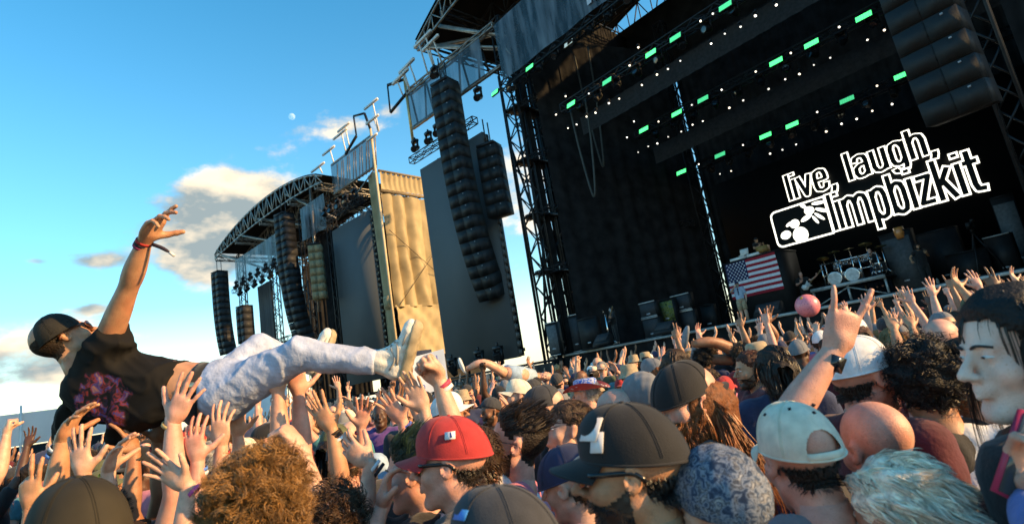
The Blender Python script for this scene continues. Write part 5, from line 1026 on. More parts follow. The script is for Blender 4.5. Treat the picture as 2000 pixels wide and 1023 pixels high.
hero('person in sunglasses with short dark hair below the wavy brown hair', 1532, 792, 3.0, 70, (0, 0, 0), sk='tan', hair=('short', 'dark'), glasses=(PL, PL), shirt='black', seed=25)
hero('person in pale grey beanie beside the backwards black cap', 1255, 788, 2.5, 30, sk='fair', hair=('short', 'brown'), hat=('beanie', 'grey'), shirt='grey', seed=26)
hero('person in grey cap with red bandana round the neck', 1275, 728, 5.0, 60, sk='fair', hair=('medium', 'ginger'), hat=('cap', 'grey'), shirt='red', seed=27)
hero('bearded man with slicked dark hair before the curly heads', 1465, 722, 3.8, 92, (0, 0, 0), sk='tan', hair=('short', 'auburn'), beard=('dark', .8, 300, .01), shirt='maroon', seed=28)
hero('person in cream cap with tan bill behind the surfer-watchers', 1012, 772, 4.6, 100, (0, 8, 0), sk='fair', hair=('short', 'brown'), hat=('cap', 'cream'), shirt='tan', seed=29)
# hat with stars and stripes colours
o, i = hero('person in red, white and blue cowboy hat with white stars', 1143, 768, 4.7, 70, sk='pink', hair=('short', 'grey'), shirt='white', seed=30)
g = G(); V, F = sheet(lambda u, v: (np.cos(u*6.2832)*(.092+.105*v), np.sin(u*6.2832)*(.112+.10*v)-.014, .035+.075*v*np.cos(u*6.2832)**2*v+.0*u-.012*v), 41, 7); g.add(V, F, 0)
V, F = lathe([(.098, .03), (.096, .07), (.09, .115), (.07, .128), (.03, .116), (.0001, .112)], 30); g.add(V*np.array([.94, 1.14, 1])+np.array([0, -.014, 0]), F, 1)
r_ = np.random.default_rng(3)
for k_ in range(26): u = r_.random()*6.283; w_ = .25+.65*r_.random(); x_, y_ = math.cos(u)*(.092+.105*w_), math.sin(u)*(.112+.1*w_)-.014; z_ = .035+.075*w_*w_*math.cos(u)**2-.012*w_+.004; g.box((x_, y_, z_), (.016, .016, .003), rotz(u), 2)
hat = g.ob('cowboy_hat', [cloth('red'), prism_print('hat_blue', (.04, .12, .45), [(.05, .15, .5), (.6, .62, .65), (.05, .1, .4), (.7, .7, .72)], (0, 0, .1), .5, 26.), cloth('white')], o, True, i['HM'])
# raised arms around and under the surfer
arms = [
 ('open-handed arm with white and pink wristbands, left of the surfer', (163, 925, 2.05), (175, 985), (150, 850), 'away', 'open', 'L', 'fair', [((.7, .7, .7), .02), ((.55, .05, .2), .035)], 'charcoal', None),
 ('person propping the surfer\'s shoulder, arm with blue and white bands', (122, 858, 2.3), (62, 965), (150, 800), 'right', 'cup', 'R', 'tan', [((.65, .66, .7), .03), ((.1, .25, .6), .06), ((.03, .03, .03), .045)], 'black', 'cap'),
 ('person with tan arm and black band under the surfer\'s tee', (262, 885, 2.45), (285, 985), (250, 835), 'left', 'cup', 'R', 'olive', [((.02, .02, .02), .02)], 'maroon', None),
 ('person whose spread hand presses the surfer\'s back, thin bracelet', (338, 822, 2.1), (322, 930), (372, 748), 'away', 'open', 'R', 'pink', [((.5, .35, .15), .01)], 'black', None),
 ('person reaching up with blue and white wristbands beneath the surfer\'s belt', (386, 898, 2.1), (402, 975), (372, 812), 'away', 'cup', 'L', 'pink', [((.08, .2, .55), .03), ((.7, .7, .72), .048)], 'navy', None),
 ('person pushing up under the surfer\'s belt, red and white band', (432, 868, 2.25), (452, 960), (428, 790), 'away', 'cup', 'R', 'fair', [((.5, .04, .06), .03), ((.7, .7, .7), .042)], 'white', 'cap'),
 ('pale hand with fingers spread to the left, pink bracelet, below the surfer', (366, 950, 1.85), (392, 1020), (308, 905), 'cam', 'open', 'R', 'fair', [((.6, .08, .25), .02)], 'black', None),
 ('two-finger salute hand in the bottom left corner', (62, 990, 1.85), (52, 1060), (55, 905), 'away', 'two', 'L', 'tan', [], 'tan', 'backcap'),
 ('straight pale arm lifting the surfer\'s thigh, bracelet on the wrist', (543, 765, 2.45), (575, 860), (540, 720), 'up', 'cup', 'R', 'fair', [((.55, .5, .45), .02)], 'grey', None),
 ('second arm lifting the surfer\'s calf, beaded bracelet', (583, 770, 2.6), (592, 850), (578, 722), 'up', 'cup', 'L', 'pink', [((.6, .55, .5), .03)], 'charcoal', 'backcap'),
 ('open hand with black beaded bracelets below the surfer\'s knee', (648, 838, 2.35), (700, 905), (608, 775), 'away', 'open', 'L', 'tan', [((.02, .015, .01), .01), ((.03, .02, .015), .025), ((.68, .68, .7), .045)], 'black', None),
 ('loosely curled hand with white and black bands left of the green-haired man', (722, 905, 1.95), (765, 985), (672, 868), 'away', 'relaxed', 'L', 'fair', [((.7, .7, .7), .012), ((.02, .02, .025), .035)], 'black', None),
 ('hand with red and blue bands behind the red cap', (786, 822, 2.5), (830, 885), (748, 770), 'cam', 'open', 'R', 'pink', [((.1, .15, .55), .02), ((.5, .05, .08), .035)], 'grey', None),
 ('raised arm with fingers together left of the clenched fist', (828, 800, 2.3), (880, 865), (800, 735), 'cam', 'flat', 'L', 'fair', [], 'sky', None),
 ('clenched fist with white and red wristbands above the red cap', (858, 745, 2.0), (925, 808), (825, 700), 'cam', 'fist', 'R', 'fair', [((.72, .70, .68), .025), ((.5, .05, .1), .008)], 'white', None),
 ('hand raised palm outward behind the pink-shirted man', (1005, 822, 3.0), (1022, 868), (985, 772), 'left', 'flat', 'R', 'pink', [], 'charcoal', None),
 ('thick bare arm with clenched fist crossing below the surfer', (588, 880, 1.75), (690, 955), (560, 840), 'left', 'fist', 'R', 'fair', [], 'white', None),
 ('hands clasped near the green-haired man', (748, 985, 1.7), (770, 1050), (758, 915), 'right', 'relaxed', 'L', 'pink', [], 'white', None),
 ('arm reaching from below the surfer, lime and white wristbands', (212, 918, 2.2), (205, 1000), (232, 862), 'right', 'cup', 'R', 'fair', [((.55, .6, .08), .02), ((.68, .68, .66), .04)], 'black', None),
 ('dark arm stretched up behind the surfer\'s tee', (308, 862, 2.75), (300, 945), (318, 805), 'cam', 'cup', 'L', 'brown', [((.35, .05, .06), .03)], 'navy', None),
 ('pale forearm rising beside the surfer\'s belt', (465, 850, 2.7), (470, 930), (462, 790), 'away', 'open', 'L', 'fair', [], 'purple', None),
 ('raised hand left of the surfer\'s shoe with red band', (705, 835, 2.9), (722, 890), (712, 785), 'cam', 'open', 'L', 'pink', [((.5, .05, .06), .02)], 'olive', None),
]
HS = [('short', 'brown'), ('medium', 'dark'), ('curly', 'brown'), ('crop', 'black'), ('long', 'light brown'), ('short', 'auburn'), ('buzz', 'brown')]
for n_, (lb, w, fo, tip, palm, kind, side, sk_, bands, sh_, hat_) in enumerate(arms):
    kw = dict(bands=[(side, .012+q[1], WB(q[0], '%d_%d' % (n_, j)), .007) for j, q in enumerate(bands)])
    o, i = reacher(('person, ' if not lb.startswith('person') else '')+lb, w, fo, tip, palm, kind, side, 22+13*((n_*7) % 5-2), sk=sk_, shirt=sh_, hair=HS[n_ % 7], hat=(hat_, ('black', 'navy', 'olive')[n_ % 3]) if hat_ else None, seed=40+n_, **kw)
# phone and blue sleeve at the right edge
ph = at(2004, 896, .95); R_p = np.stack([wvec(.9, -.4, .2), wvec(.3, .9, .1), -FW], 1); o = empty('phone', ph, 'phone in a red case held up at the right edge', 'phone'); G().box((0, 0, 0), (.075, .15, .010)).ob('case', mat('case_red', (.45, .03, .08), .4, .4), o, False, m4(R_p)); G().box((0, 0, .006), (.068, .142, .003)).ob('screen', mat('phone_glass', (.05, .06, .065), .1, .6), o, False, m4(R_p))
hero('person in bright blue top holding up a red phone, mostly cut by the right edge', 2080, 935, 1.02, 10, sk='fair', hair=('short', 'dark'), shirt='blue', sleeve=1., seed=70, armL=((2030, 965, .95), (2008, 885), 'cam', 'grip'))
# lettering on the black tee
SP = [[(.6, 1.3), (.5, 1.5), (.2, 1.5), (.1, 1.2), (.25, .85), (.5, .7), (.6, .35), (.45, 0), (.15, 0), (.05, .25)], [(.9, -.3), (.9, 1.5), (1.3, 1.5), (1.4, 1.1), (1.3, .75), (.9, .7)], [(2.1, 1.2), (2., 1.5), (1.75, 1.5), (1.65, 1.2), (1.65, .3), (1.75, 0), (2.1, .1)]]
g = G()
for st in SP:
    P_ = np.array([(-.16+p[0]*.06, 0, 1.345+p[1]*.04) for p in st]); P_[:, 1] = -np.sqrt(np.maximum(.02, 1-(P_[:, 0]/.2)**2))*.142-.004; g.add(*loft(smooth_path(P_, len(P_)*3), np.full(len(P_)*3, .007), 6))
g.ob('shirt_lettering', mat('print_yellow', (.45, .38, .03), .7), oW, True)
# ------------------------------------------------------------------ on the main stage
CHR = mat('chrome', (.75, .75, .76), .18, .5, 1., var=.1); RIM = mat('case_rim', (.42, .42, .41), .5, .4, .4); GLOW = mat('amp_cloth', (.035, .036, .04), .7, var=.2, scale=20)
def dk(px, py, dep): P = at(px, py, dep); return P
# flag on the DJ riser
FY = 26.2; c = [onY(*q, FY) for q in ((1416, 518), (1513, 491), (1527, 564), (1433, 586))]; fx0, fx1 = c[0][0], c[1][0]; fz1 = (c[0][2]+c[1][2])/2; fz0 = (c[2][2]+c[3][2])/2
fl = Frame('flag', ((fx0+fx1)/2, FY, fz0), 'American stars and stripes flag hung on the front of a black riser', 'flag'); fw, fh = fx1-fx0, fz1-fz0
wv = lambda x, z: -.03-.035*np.sin(x*4.1+z*1.1)-.02*np.sin(z*3.+x)
FRED, FWHT, FBLU = mat('flag_red', (.34, .012, .025), .8, var=.1), mat('flag_white', (.62, .62, .66), .8, var=.08), mat('flag_blue', (.012, .018, .07), .8, var=.1)
for k_ in range(13):
    xa = -fw/2+(fw*.42 if k_ < 7 else 0); zb = fh-fh*(k_+1)/13
    V, F = sheet(lambda u, v: (xa+(fw/2-xa)*u, wv(xa+(fw/2-xa)*u, zb+fh/13*v), zb+fh/13*v), 16, 3); fl.part('stripe', G().add(V, F), FWHT if k_ % 2 else FRED, True)
V, F = sheet(lambda u, v: (-fw/2+fw*.42*u, wv(-fw/2+fw*.42*u, fh*6/13+fh*7/13*v), fh*6/13+fh*7/13*v), 10, 8); fl.part('canton', G().add(V, F), FBLU, True)
for r_ in range(9):
    for c_ in range(6 if r_ % 2 == 0 else 5):
        x = -fw/2+fw*.42*((c_+.5+(.5 if r_ % 2 else 0))/6); z = fh*6/13+fh*7/13*((r_+.6)/9.2); y = wv(x, z)-.008; st = [(x+math.sin(k*.6283)*(.052 if k % 2 == 0 else .022), y, z+math.cos(k*.6283)*(.052 if k % 2 == 0 else .022)) for k in range(10)]; fl.part('star', G().add(np.array(st), np.array([list(range(10))])), FWHT)
rz_ = Frame('dj_riser', ((fx0+fx1)/2, FY+1.05, DZ), 'black box riser behind the flag carrying the disc jockey desk', 'riser'); rh = fz1-DZ+.02; rz_.part('box', G().box((0, 0, rh/2), (fw+.25, 2., rh)), BLK); rz_.part('lid', G().box((0, 0, rh+.03), (fw+.3, 2.1, .06)), ALU)
P = at(1470, 492, 28); dj = Frame('dj_desk', ((fx0+fx1)/2, FY+.5, DZ+rh+.06), 'white disc jockey deck and mixer on top of the riser', 'deck'); dj.part('deck', G().box((-.7, 0, .08), (.75, .5, .16)).box((.1, 0, .08), (.6, .5, .16)), PAINT); dj.part('laptop', G().box((-.45, .15, .4), (.42, .03, .3), rotx(R(-15))).box((-.45, .05, .22), (.42, .3, .03)), PAINT); dj.part('mixer', G().box((.55, 0, .25), (.5, .4, .3)), mat('mixer_amber', (.3, .16, .05), .5))
def performer(label, px, py, dep, turn, H=1.8, **k): P = at(px, py, dep); return make_person(label, P[0], P[1], H, YC+turn, k.pop('head', (0, 0, 0)), z0=k.pop('z0', DZ), seed=k.pop('seed', 1), **k)
o, i = performer('disc jockey in dark cap behind the decks above the flag', 1500, 560, 28.3, 200, z0=DZ+rh-.55, hat=('cap', 'black'), shirt='black', armR='bent', armL='bent', sk='tan')
def shorts(o, m): g = G(); g.add(*loft([(0, 0, 1.02), (0, 0, .93), (0, 0, .84)], [(.17, .122), (.18, .13), (.16, .12)], 14, up=(0, 1, 0))); [g.add(*loft([(.09*s, 0, .9), (.1*s, .01, .7), (.105*s, .012, .5)], [.105, .10, .098], 12)) for s in (1, -1)]; g.ob('shorts', m, o, True)
o, i = performer('singer in pale blue shirt and beige shorts with microphone before the flag', 1455, 620, 25., 150, 1.84, shirt='sky', sleeve=.9, sk='fair', hair=('short', 'dark'), hat=('cap', 'navy'), beard=('grey',), armR=((.30, .1, 1.34), (.08, .26, 1.5), (-.4, -.1, .8), (-.3, -1, 0), 'grip'), trousers=skin('fair'))
shorts(o, cloth('tan')); g = G(); g.bar((.06, .22, 1.56), (.02, .17, 1.63), .018, 8, .024); g.ob('microphone', PL, o); G().box((0, .128, 1.3), (.05, .012, .3)).ob('necktie', cloth('navy'), o)
o, i = performer('guitarist in black robe and white face paint at the microphone stand', 1206, 667, 27., 105, 1.83, shirt='black', sleeve=1., sk='fair', hair=('long', 'black'), armR='bent', armL=((-.3, .1, 1.25), (-.42, .3, 1.2), (-.6, .5, .2), (0, 0, 1), 'grip'), trousers=cloth('black'), w=1.15)
V, F, _ = head_geo('m', .0062); keep = (V[:, 1] > .045)[F].all(1); N_ = vnormals(V, F); G().add(V+N_*.004, F[keep]).ob('mask', mat('mask_white', (.7, .7, .7), .6), o, True, i['HM'])
def guitar(o, m, flip=1):
    pr = [(-.02, -.22), (.13, -.2), (.16, -.08), (.09, .0), (.12, .1), (.16, .2), (.05, .14), (.03, .2), (-.03, .2), (-.06, .13), (-.15, .17), (-.10, .04), (-.14, -.1)]; g = G(); n = len(pr)
    V = np.array([(x, -.02, z) for x, z in pr]+[(x, .02, z) for x, z in pr]); i_ = np.arange(n); j_ = (i_+1) % n; g.add(V, [np.array([list(range(n))]), np.array([list(range(2*n-1, n-1, -1))]), np.stack([j_, i_, i_+n, j_+n], 1)]); M_ = m4(roty(R(52*flip))@np.eye(3), (.08*flip, .24, 1.08)); b = g.ob('guitar_body', m, o, False, M_); G().box((0, .03, .5), (.05, .03, .66)).box((.01, .03, .88), (.08, .025, .15)).ob('guitar_neck', mat('neck_wood', (.2, .11, .05), .5), b); return b
guitar(o, mat('guitar_dark', (.02, .02, .025), .3), -1)
P = at(1192, 668, 26.6); ms_ = Frame('mic_stand', (P[0], P[1], DZ), 'chrome microphone stand in front of the robed guitarist', 'mic stand'); ms_.part('pole', G().bar((0, 0, .1), (0, 0, 1.45), .03, 8).bar((0, 0, 1.4), (.1, -.2, 1.62), .02, 6), CHR); [ms_.part('leg', G().bar((0, 0, .25), (.4*math.cos(a), .4*math.sin(a), .02), .02, 6), CHR) for a in (0.5, 2.6, 4.7)]; ms_.part('microphone', G().bar((.1, -.2, 1.62), (.12, -.26, 1.68), .03, 8), PL)
o, i = performer('bald bassist in black holding a white bass', 1578, 590, 25.5, 165, 1.82, shirt='black', sk='pink', hair=None, armR='bent', armL=((-.34, .12, 1.3), (-.5, .34, 1.42), (-.5, .4, .5), (0, 0, 1), 'grip'), trousers=cloth('black')); guitar(o, mat('guitar_white', (.66, .66, .64), .3), -1)
# drum riser
q0, q1 = onplane(1581, 567, (0, 0, DZ+.85), (0, 0, 1)), onplane(1726, 535, (0, 0, DZ+.85), (0, 0, 1)); RZ = DZ+.75; RY = 27.0; xa = onY(1583, 567, RY); xb = onY(1728, 535, RY); RZ = (xa[2]+xb[2])/2
dr = Frame('drum_riser', ((xa[0]+xb[0])/2, RY, DZ), 'silver-edged rolling riser under the drum kit', 'riser'); rw = xb[0]-xa[0]; dr.part('deck', G().box((0, 1.3, RZ-DZ-.06), (rw, 2.6, .1)), BLK); dr.part('edge', G().box((0, -.02, RZ-DZ-.06), (rw, .05, .16)), RIM); [dr.part('leg', G().bar((sx*rw*.48, y, 0), (sx*rw*.48, y, RZ-DZ-.1), .04), RIM) for sx in (-1, 0, 1) for y in (.1, 2.4)]; dr.part('brace', G().bar((-rw*.48, .1, .1), (0, .1, RZ-DZ-.2), .025).bar((rw*.48, .1, .1), (0, .1, RZ-DZ-.2), .025), RIM)
kx, ky = (xa[0]+xb[0])/2+.15, RY+1.15; kit = Frame('drum_kit', (kx, ky, RZ), 'chrome drum kit with cymbals on the riser', 'drum kit')
SHELL = mat('drum_shell', (.04, .04, .045), .25, .5, coat=.5); SKN = mat('drum_head', (.55, .56, .56), .5); BRS = mat('cymbal_brass', (.48, .36, .14), .3, .5, 1.)
def drum(x, y, z, r, h, rot=None):
    Rm = np.eye(3) if rot is None else rot; g = G(); V, F = lathe([(.001, -h/2), (r, -h/2), (r, h/2)], 22); g.add(V@Rm.T+np.array([x, y, z]), F); d_ = kit.part('drum', g, SHELL, False); g = G(); V, F = lathe([(r*1.0, h/2-.04), (r*1.04, h/2-.04), (r*1.04, h/2+.01), (r*.96, h/2+.01)], 22); g.add(V@Rm.T+np.array([x, y, z]), F); V, F = lathe([(r*1.04, -h/2), (r*1.04, -h/2+.04), (r*1., -h/2+.04)], 22); g.add(V@Rm.T+np.array([x, y, z]), F); [g.bar(Rm@np.array([r*1.03*math.cos(a), r*1.03*math.sin(a), -h/2])+np.array([x, y, z]), Rm@np.array([r*1.03*math.cos(a), r*1.03*math.sin(a), h/2])+np.array([x, y, z]), .012) for a in np.arange(6)*1.047]; kit.part('hoop', g, CHR, parent=d_); g = G(); V, F = lathe([(.001, h/2+.002), (r*.97, h/2+.002)], 22); g.add(V@Rm.T+np.array([x, y, z]), F); kit.part('drum_skin', g, SKN, parent=d_)
drum(0, -.3, .32, .3, .5, rotx(R(90))); drum(-.75, -.25, .32, .3, .5, rotx(R(90)))
for x, z in ((-.6, .85), (-.2, .9), (.25, .9), (.62, .85)): drum(x, -.2, z, .17, .22, rotx(R(-20)))
for x, y in ((-1.05, .15), (.95, .1)): drum(x, y, .42, .24, .4)
for k_, (x, y, z, r) in enumerate(((-1.15, -.1, 1.35, .26), (-.55, -.35, 1.5, .24), (.1, -.4, 1.48, .22), (.75, -.3, 1.5, .26), (1.2, .1, 1.3, .24), (-1.3, .4, 1.1, .2))): g = G(); V, F = lathe([(.001, .03), (.05, .02), (r, 0), (r, -.006), (.001, .02)], 24); g.add(V@rotx(R(-14+9*(k_ % 3))).T+np.array([x, y, z]), F); cy = kit.part('cymbal', g, BRS, True); kit.part('stand', G().bar((x, y, 0), (x, y, z), .018, 6).bar((x, y, .3), (x+.2, y+.1, 0), .015, 6).bar((x, y, .3), (x-.2, y+.1, 0), .015, 6), CHR)
kit.part('rack', G().bar((-1.2, -.45, 0), (-1.2, -.45, 1.1), .03, 8).bar((-.4, -.5, 0), (-.4, -.5, 1.1), .03, 8).bar((.4, -.5, 0), (.4, -.5, 1.1), .03, 8).bar((1.1, -.45, 0), (1.1, -.45, 1.1), .03, 8).bar((-1.2, -.45, 1.05), (1.1, -.45, 1.05), .03, 8).bar((-1.2, -.45, .5), (1.1, -.45, .5), .025, 8), CHR)
o, i = make_person('bald drummer in black tee seated behind the drum kit', kx+.55, ky+.75, 1.8, YC+150, (0, 0, 0), z0=RZ-.42, shirt='black', sk='pink', hair=None, armR=((.32, .1, 1.2), (.28, .36, 1.15), (0, 1, .1), (0, 0, -1), 'grip'), armL=((-.32, .1, 1.2), (-.2, .38, 1.2), (.1, 1, .1), (0, 0, -1), 'grip'), seed=2)
tag(G().add(*lathe([(.001, .5), (.17, .5), (.18, .44), (.03, .42), (.03, .05), (.2, 0), (.001, 0)], 16)).ob('drum_stool', BLK), 'round black drum stool behind the kit', 'stool').location = (kx+.55, ky+.75, RZ)
# amplifiers and monitors
def amp(px, py, dep, w, h, label, m=GLOW, rim=RIM, turn=0., name='amplifier', z=None, d=.4):
    P = at(px, py, dep); z = DZ if z is None else z; Fr = Frame(name, (P[0], P[1], z), label, 'amplifier', R(turn)); Fr.part('cabinet', G().box((0, d/2, h/2), (w, d, h)), BLK); Fr.part('grille', G().box((0, -.012, h*.48), (w*.9, .03, h*.84)), m); Fr.part('trim', G().box((0, -.02, h-.02), (w, .05, .05)), rim); Fr.part('trim', G().box((0, -.02, .02), (w, .05, .04)), rim); Fr.part('logo', G().box((-w*.0, -.034, h*.2), (.22, .012, .07)), mat('badge', (.35, .36, .38), .4, var=0)); return Fr, P
amp(1275, 650, 27.2, .95, 1.0, 'black guitar cabinet, lower of the two left of the painted cabinet'); amp(1275, 650, 27.2, .95, .75, 'black guitar cabinet, upper of the two left of the painted cabinet', z=DZ+1.03)
ART = prism_print('painted_panel', (.03, .04, .02), [(.10, .13, .04), (.22, .22, .05), (.05, .10, .10), (.3, .26, .08)], (0, 0, .6), 3., 7.)
amp(1309, 643, 27.2, .9, .55, 'black guitar cabinet under the painted cabinet'); amp(1309, 643, 27.2, .95, 1.2, 'guitar cabinet with painted olive and yellow figure panel', ART, BLK, z=DZ+.57)
amp(1342, 636, 27.2, 1.0, 1.05, 'silver-edged open cabinet at the right of the amplifier row', rim=PAINT); amp(1340, 636, 27.2, 1.05, .8, 'black cabinet on top of the silver-edged cabinet', z=DZ+1.08)
amp(1385, 625, 27.8, .7, 1.2, 'tall narrow black cabinet under a cover beside the amplifier row', BLK, BLK); amp(1125, 660, 30, .55, 2., 'tall slim side-fill speaker by the smoke', turn=12); amp(1152, 668, 28.5, 1.2, 1.6, 'wide dark speaker stack behind the masked guitarist', BLK, BLK); amp(1085, 690, 30, .7, 1.8, 'grey leaning speaker stack at the stage corner', mat('grille_pale', (.10, .105, .11), .7), turn=10)
amp(1772, 545, 23.8, 1.25, 2.7, 'tall dark side-fill speaker beside the drums', mat('grille_pale', (.06, .065, .07), .7), BLK, turn=-14); amp(1850, 530, 24, 1.5, 2.5, 'stacked dark road cases beside the side-fill', BLK, ALU, turn=-8); amp(1900, 540, 23, 1.4, 1.3, 'wide dark case by the tripod', BLK, ALU); amp(1965, 520, 22.5, .9, 1.7, 'silver-edged road case at the right wing', BLK, RIM, turn=-10); amp(1985, 470, 24.5, .8, 3.6, 'grey lamp tower box at the right wing', mat('grille_pale', (.10, .105, .11), .7), BLK)
def wedge(px, py, dep, label, w=1.): P = at(px, py, dep); g = G(); V = np.array([(-w/2, -.3, 0), (w/2, -.3, 0), (w/2, .35, 0), (-w/2, .35, 0), (-w/2, -.2, .2), (w/2, -.2, .2), (w/2, .2, .55), (-w/2, .2, .55), (-w/2, .35, .45), (w/2, .35, .45)]); g.add(V, [np.array([(3, 2, 1, 0), (0, 1, 5, 4), (4, 5, 6, 7), (7, 6, 9, 8), (8, 9, 2, 3)]), np.array([(1, 2, 9, 6, 5), (0, 4, 7, 8, 3)])]); Fr = Frame('monitor_wedge', (P[0], P[1], DZ), label, 'speaker', 0., 'floor monitor wedges'); Fr.part('cabinet', g, BLK); Fr.part('grille', G().box((0, 0, .39), (w*.9, .5, .02), rotx(R(41))), GLOW)
wedge(1503, 617, 23., 'floor monitor wedge between the singer and the pink ball', 1.1); wedge(1178, 675, 26, 'floor monitor wedge beside the microphone stand', .8); wedge(1300, 655, 24.4, 'floor monitor wedge in front of the amplifier row', .9)
# people in the wings, tripod camera, spare drums
o, i = make_person('stagehand in dark shorts sitting on the side-fill with shoe soles showing', *at(1812, 545, 23.)[:2], 1.85, YC+165, (0, 0, 0), z0=DZ+.1, shirt='black', sk='tan', hair=('medium', 'dark'), beard=('dark',), armR=((.36, .0, 1.25), (.42, .22, 1.1), (.3, .8, -.3), (0, 0, -1), 'relaxed'), armL='bent', trousers=cloth('black'), seed=2)
g = G(); [g.add(*nets(lambda P: smax(s_ell(P, (sx, .36, .12), (.055, .03, .15)), np.abs(P[..., 1]-.36)-.03, .01), (sx-.08, .3, -.05), (sx+.08, .42, .3), .012)) for sx in (-.16, .18)]; g.ob('shoe_soles', mat('sole_grey', (.22, .22, .21), .8, var=.3, scale=40), o, True)
performer('monitor engineer with dark hair behind the road cases', 1868, 520, 25.5, 110, 1.8, z0=DZ+.9, shirt='black', hair=('medium', 'black'), armR='bent', sk='fair')
P = at(1925, 530, 22.8); tp = Frame('camera_tripod', (P[0], P[1], DZ), 'black film camera on a tall tripod at the right wing', 'tripod'); [tp.part('leg', G().bar((0, 0, 2.), (.75*math.cos(a), .75*math.sin(a), 0), .03, 6), ALU) for a in (.3, 2.4, 4.5)]; tp.part('camera', G().box((0, 0, 2.3), (.22, .5, .26)).bar((0, -.25, 2.3), (0, -.5, 2.28), .09, 10).box((.1, .1, 2.5), (.12, .2, .12)), BLK); tp.part('head', G().bar((0, 0, 2.), (0, 0, 2.18), .07, 8).bar((0, .1, 2.15), (.1, .6, 1.9), .018, 6), ALU)
for k_, (px, py, dep, cl) in enumerate(((1968, 478, 23.2, 'yellow'), (1757, 455, 24, 'orange'), (1628, 545, 25.6, 'yellow'))): P = at(px, py, dep); g = G(); V, F = lathe([(.001, 0), (.16, 0), (.2, .25), (.19, .5), (.001, .5)], 16); g.add(V, F); o = tag(g.ob('conga_drum', mat('conga_'+cl, CL[cl], .35, .5, coat=.4)), ('yellow hand drum at the right wing', 'amber drum on top of the side-fill', 'yellow-green drum left of the drum riser')[k_], 'drum'); o.location = P-np.array([0, 0, .25])
# pink beach ball, hand-lettered placard
def ball():
    m = bpy.data.materials.new('ball_vinyl'); m.use_nodes = True; T = m.node_tree; b = T.nodes['Principled BSDF']; b.inputs['Roughness'].default_value = .35; b.inputs['Subsurface Weight'].default_value = .0; tc = T.nodes.new('ShaderNodeTexCoord'); v = T.nodes.new('ShaderNodeTexVoronoi'); v.inputs['Scale'].default_value = 24; T.links.new(tc.outputs['Object'], v.inputs['Vector']); r = T.nodes.new('ShaderNodeValToRGB'); r.color_ramp.interpolation = 'CONSTANT'; r.color_ramp.elements[0].color = (.45, .06, .12, 1); r.color_ramp.elements[1].position = .22; r.color_ramp.elements[1].color = (.82, .24, .28, 1); T.links.new(v.outputs['Distance'], r.inputs[0]); T.links.new(r.outputs[0], b.inputs['Base Color']); return m
V, F = lathe([(max(.001, math.sin(t)*.29), -math.cos(t)*.29) for t in np.linspace(0, math.pi, 21)], 28); o = tag(G().add(V, F).ob('beach_ball', ball(), None, True), 'pink speckled beach ball floating above the crowd', 'ball'); o.location = at(1577, 597, 14.); 
V, F = lathe([(.001, .035), (.035, .03), (.04, .0)], 14); G().add(V, F).ob('valve_patch', mat('valve', (.6, .3, .05), .5), o, True, m4(rotx(R(70)), (-.02, -.19, .2)))
P = at(838, 728, 7.5); pc_ = Frame('placard', P, 'hand-lettered white paper placard held up left of the grey video wall', 'placard', AZ+R(6)); pc_.part('sheet', G().add(*sheet(lambda u, v: (-.24+.48*u, .015*np.sin(u*4), -.28+.52*v+.05*u), 10, 8)), mat('paper', (.72, .74, .76), .8, var=.05), True); INK = mat('ink_blue', (.05, .07, .35), .7, var=0)
for txt, x0, z0, sc in (('hel', .02, .10, .065), ('ule', -.2, -.24, .07)):
    x = x0
    for ch in txt:
        g = G(); [g.add(*loft(np.array([(x+p[0]*sc, -.025, z0+p[1]*sc*.9) for p in st]), np.full(len(st), .006), 5)) for st in GLY[ch][1]]; pc_.part('letter', g, INK); x += GLY[ch][0]*sc
def lying(label, pts, rad, colr, sk_, dep, head=None, hair='dark', shorts_=None, shoe=None):
    root = at(*pts[len(pts)//2], dep); o = empty('person', root, label, 'person'); W = lambda q: at(q[0], q[1], dep+(q[2] if len(q) > 2 else 0))-root; return o, W
o, W = lying('crowd surfer with grey shoes and bare legs above the packed heads before the stage', [(1345, 672), (1400, 680), (1450, 690)], .1, 'grey', 'brown', 6.5)
g = G()
for a, b_, c_ in (((1352, 672, 0), (1395, 668, 0), (1445, 690, .1)), ((1368, 700, .15), (1400, 702, .15), (1450, 700, .2))): g.add(*loft(smooth_path([W(a), W(b_), W(c_)], 9), np.interp(range(9), [0, 2, 4, 8], [.04, .06, .06, .085]), 12))
hcx = W((1535, 700, .3)); V, F, _ = head_geo('m', .0092); g.add(V@np.stack([EY, -FW, EX], 1).T+hcx, F); g.add(*loft([W((1450, 697, .1)), W((1490, 700, .2)), W((1520, 702, .3))], [.12, .13, .06], 12)); arm_geo(g, W((1500, 695, .1)), W((1515, 655, .0)), W((1500, 630, .0))); hand_at(g, 'open', 'R', W((1500, 630, 0)), EY, -FW, 1., .006); g.ob('body', skin('olive'), o, True)
g = G(); [g.add(*loft([W(a), W(b_)], [.09, .11], 12)) for a, b_ in (((1425, 680, .05), (1460, 694, .1)), ((1428, 702, .17), (1460, 700, .2)))]; g.ob('shorts', cloth('black'), o, True); G().add(*loft([W((1455, 697, .1)), W((1480, 700, .2)), W((1510, 702, .25))], [(.14, .12), (.16, .13), (.13, .1)], 16)).ob('shirt', cloth('grey'), o, True)
for q in ((1340, 668, 0), (1358, 698, .15)): V, F = nets(lambda P: smax(s_ell(P, (0, 0, 0), (.055, .05, .14)), -.02-P[..., 1], .01), (-.07, -.06, -.16), (.07, .07, .16), .012); G().add(V@np.stack([FW, -EX, nz(EY+EX*.15)], 1).T+W(q)+EY*.06, F).ob('shoe', mat('shoe_grey', (.16, .18, .2), .7, var=.25, scale=20), o, True)
put('hair', hair_mesh('short', 1), hairm('dark'), o, m4(np.stack([EY, -FW, EX], 1), hcx))
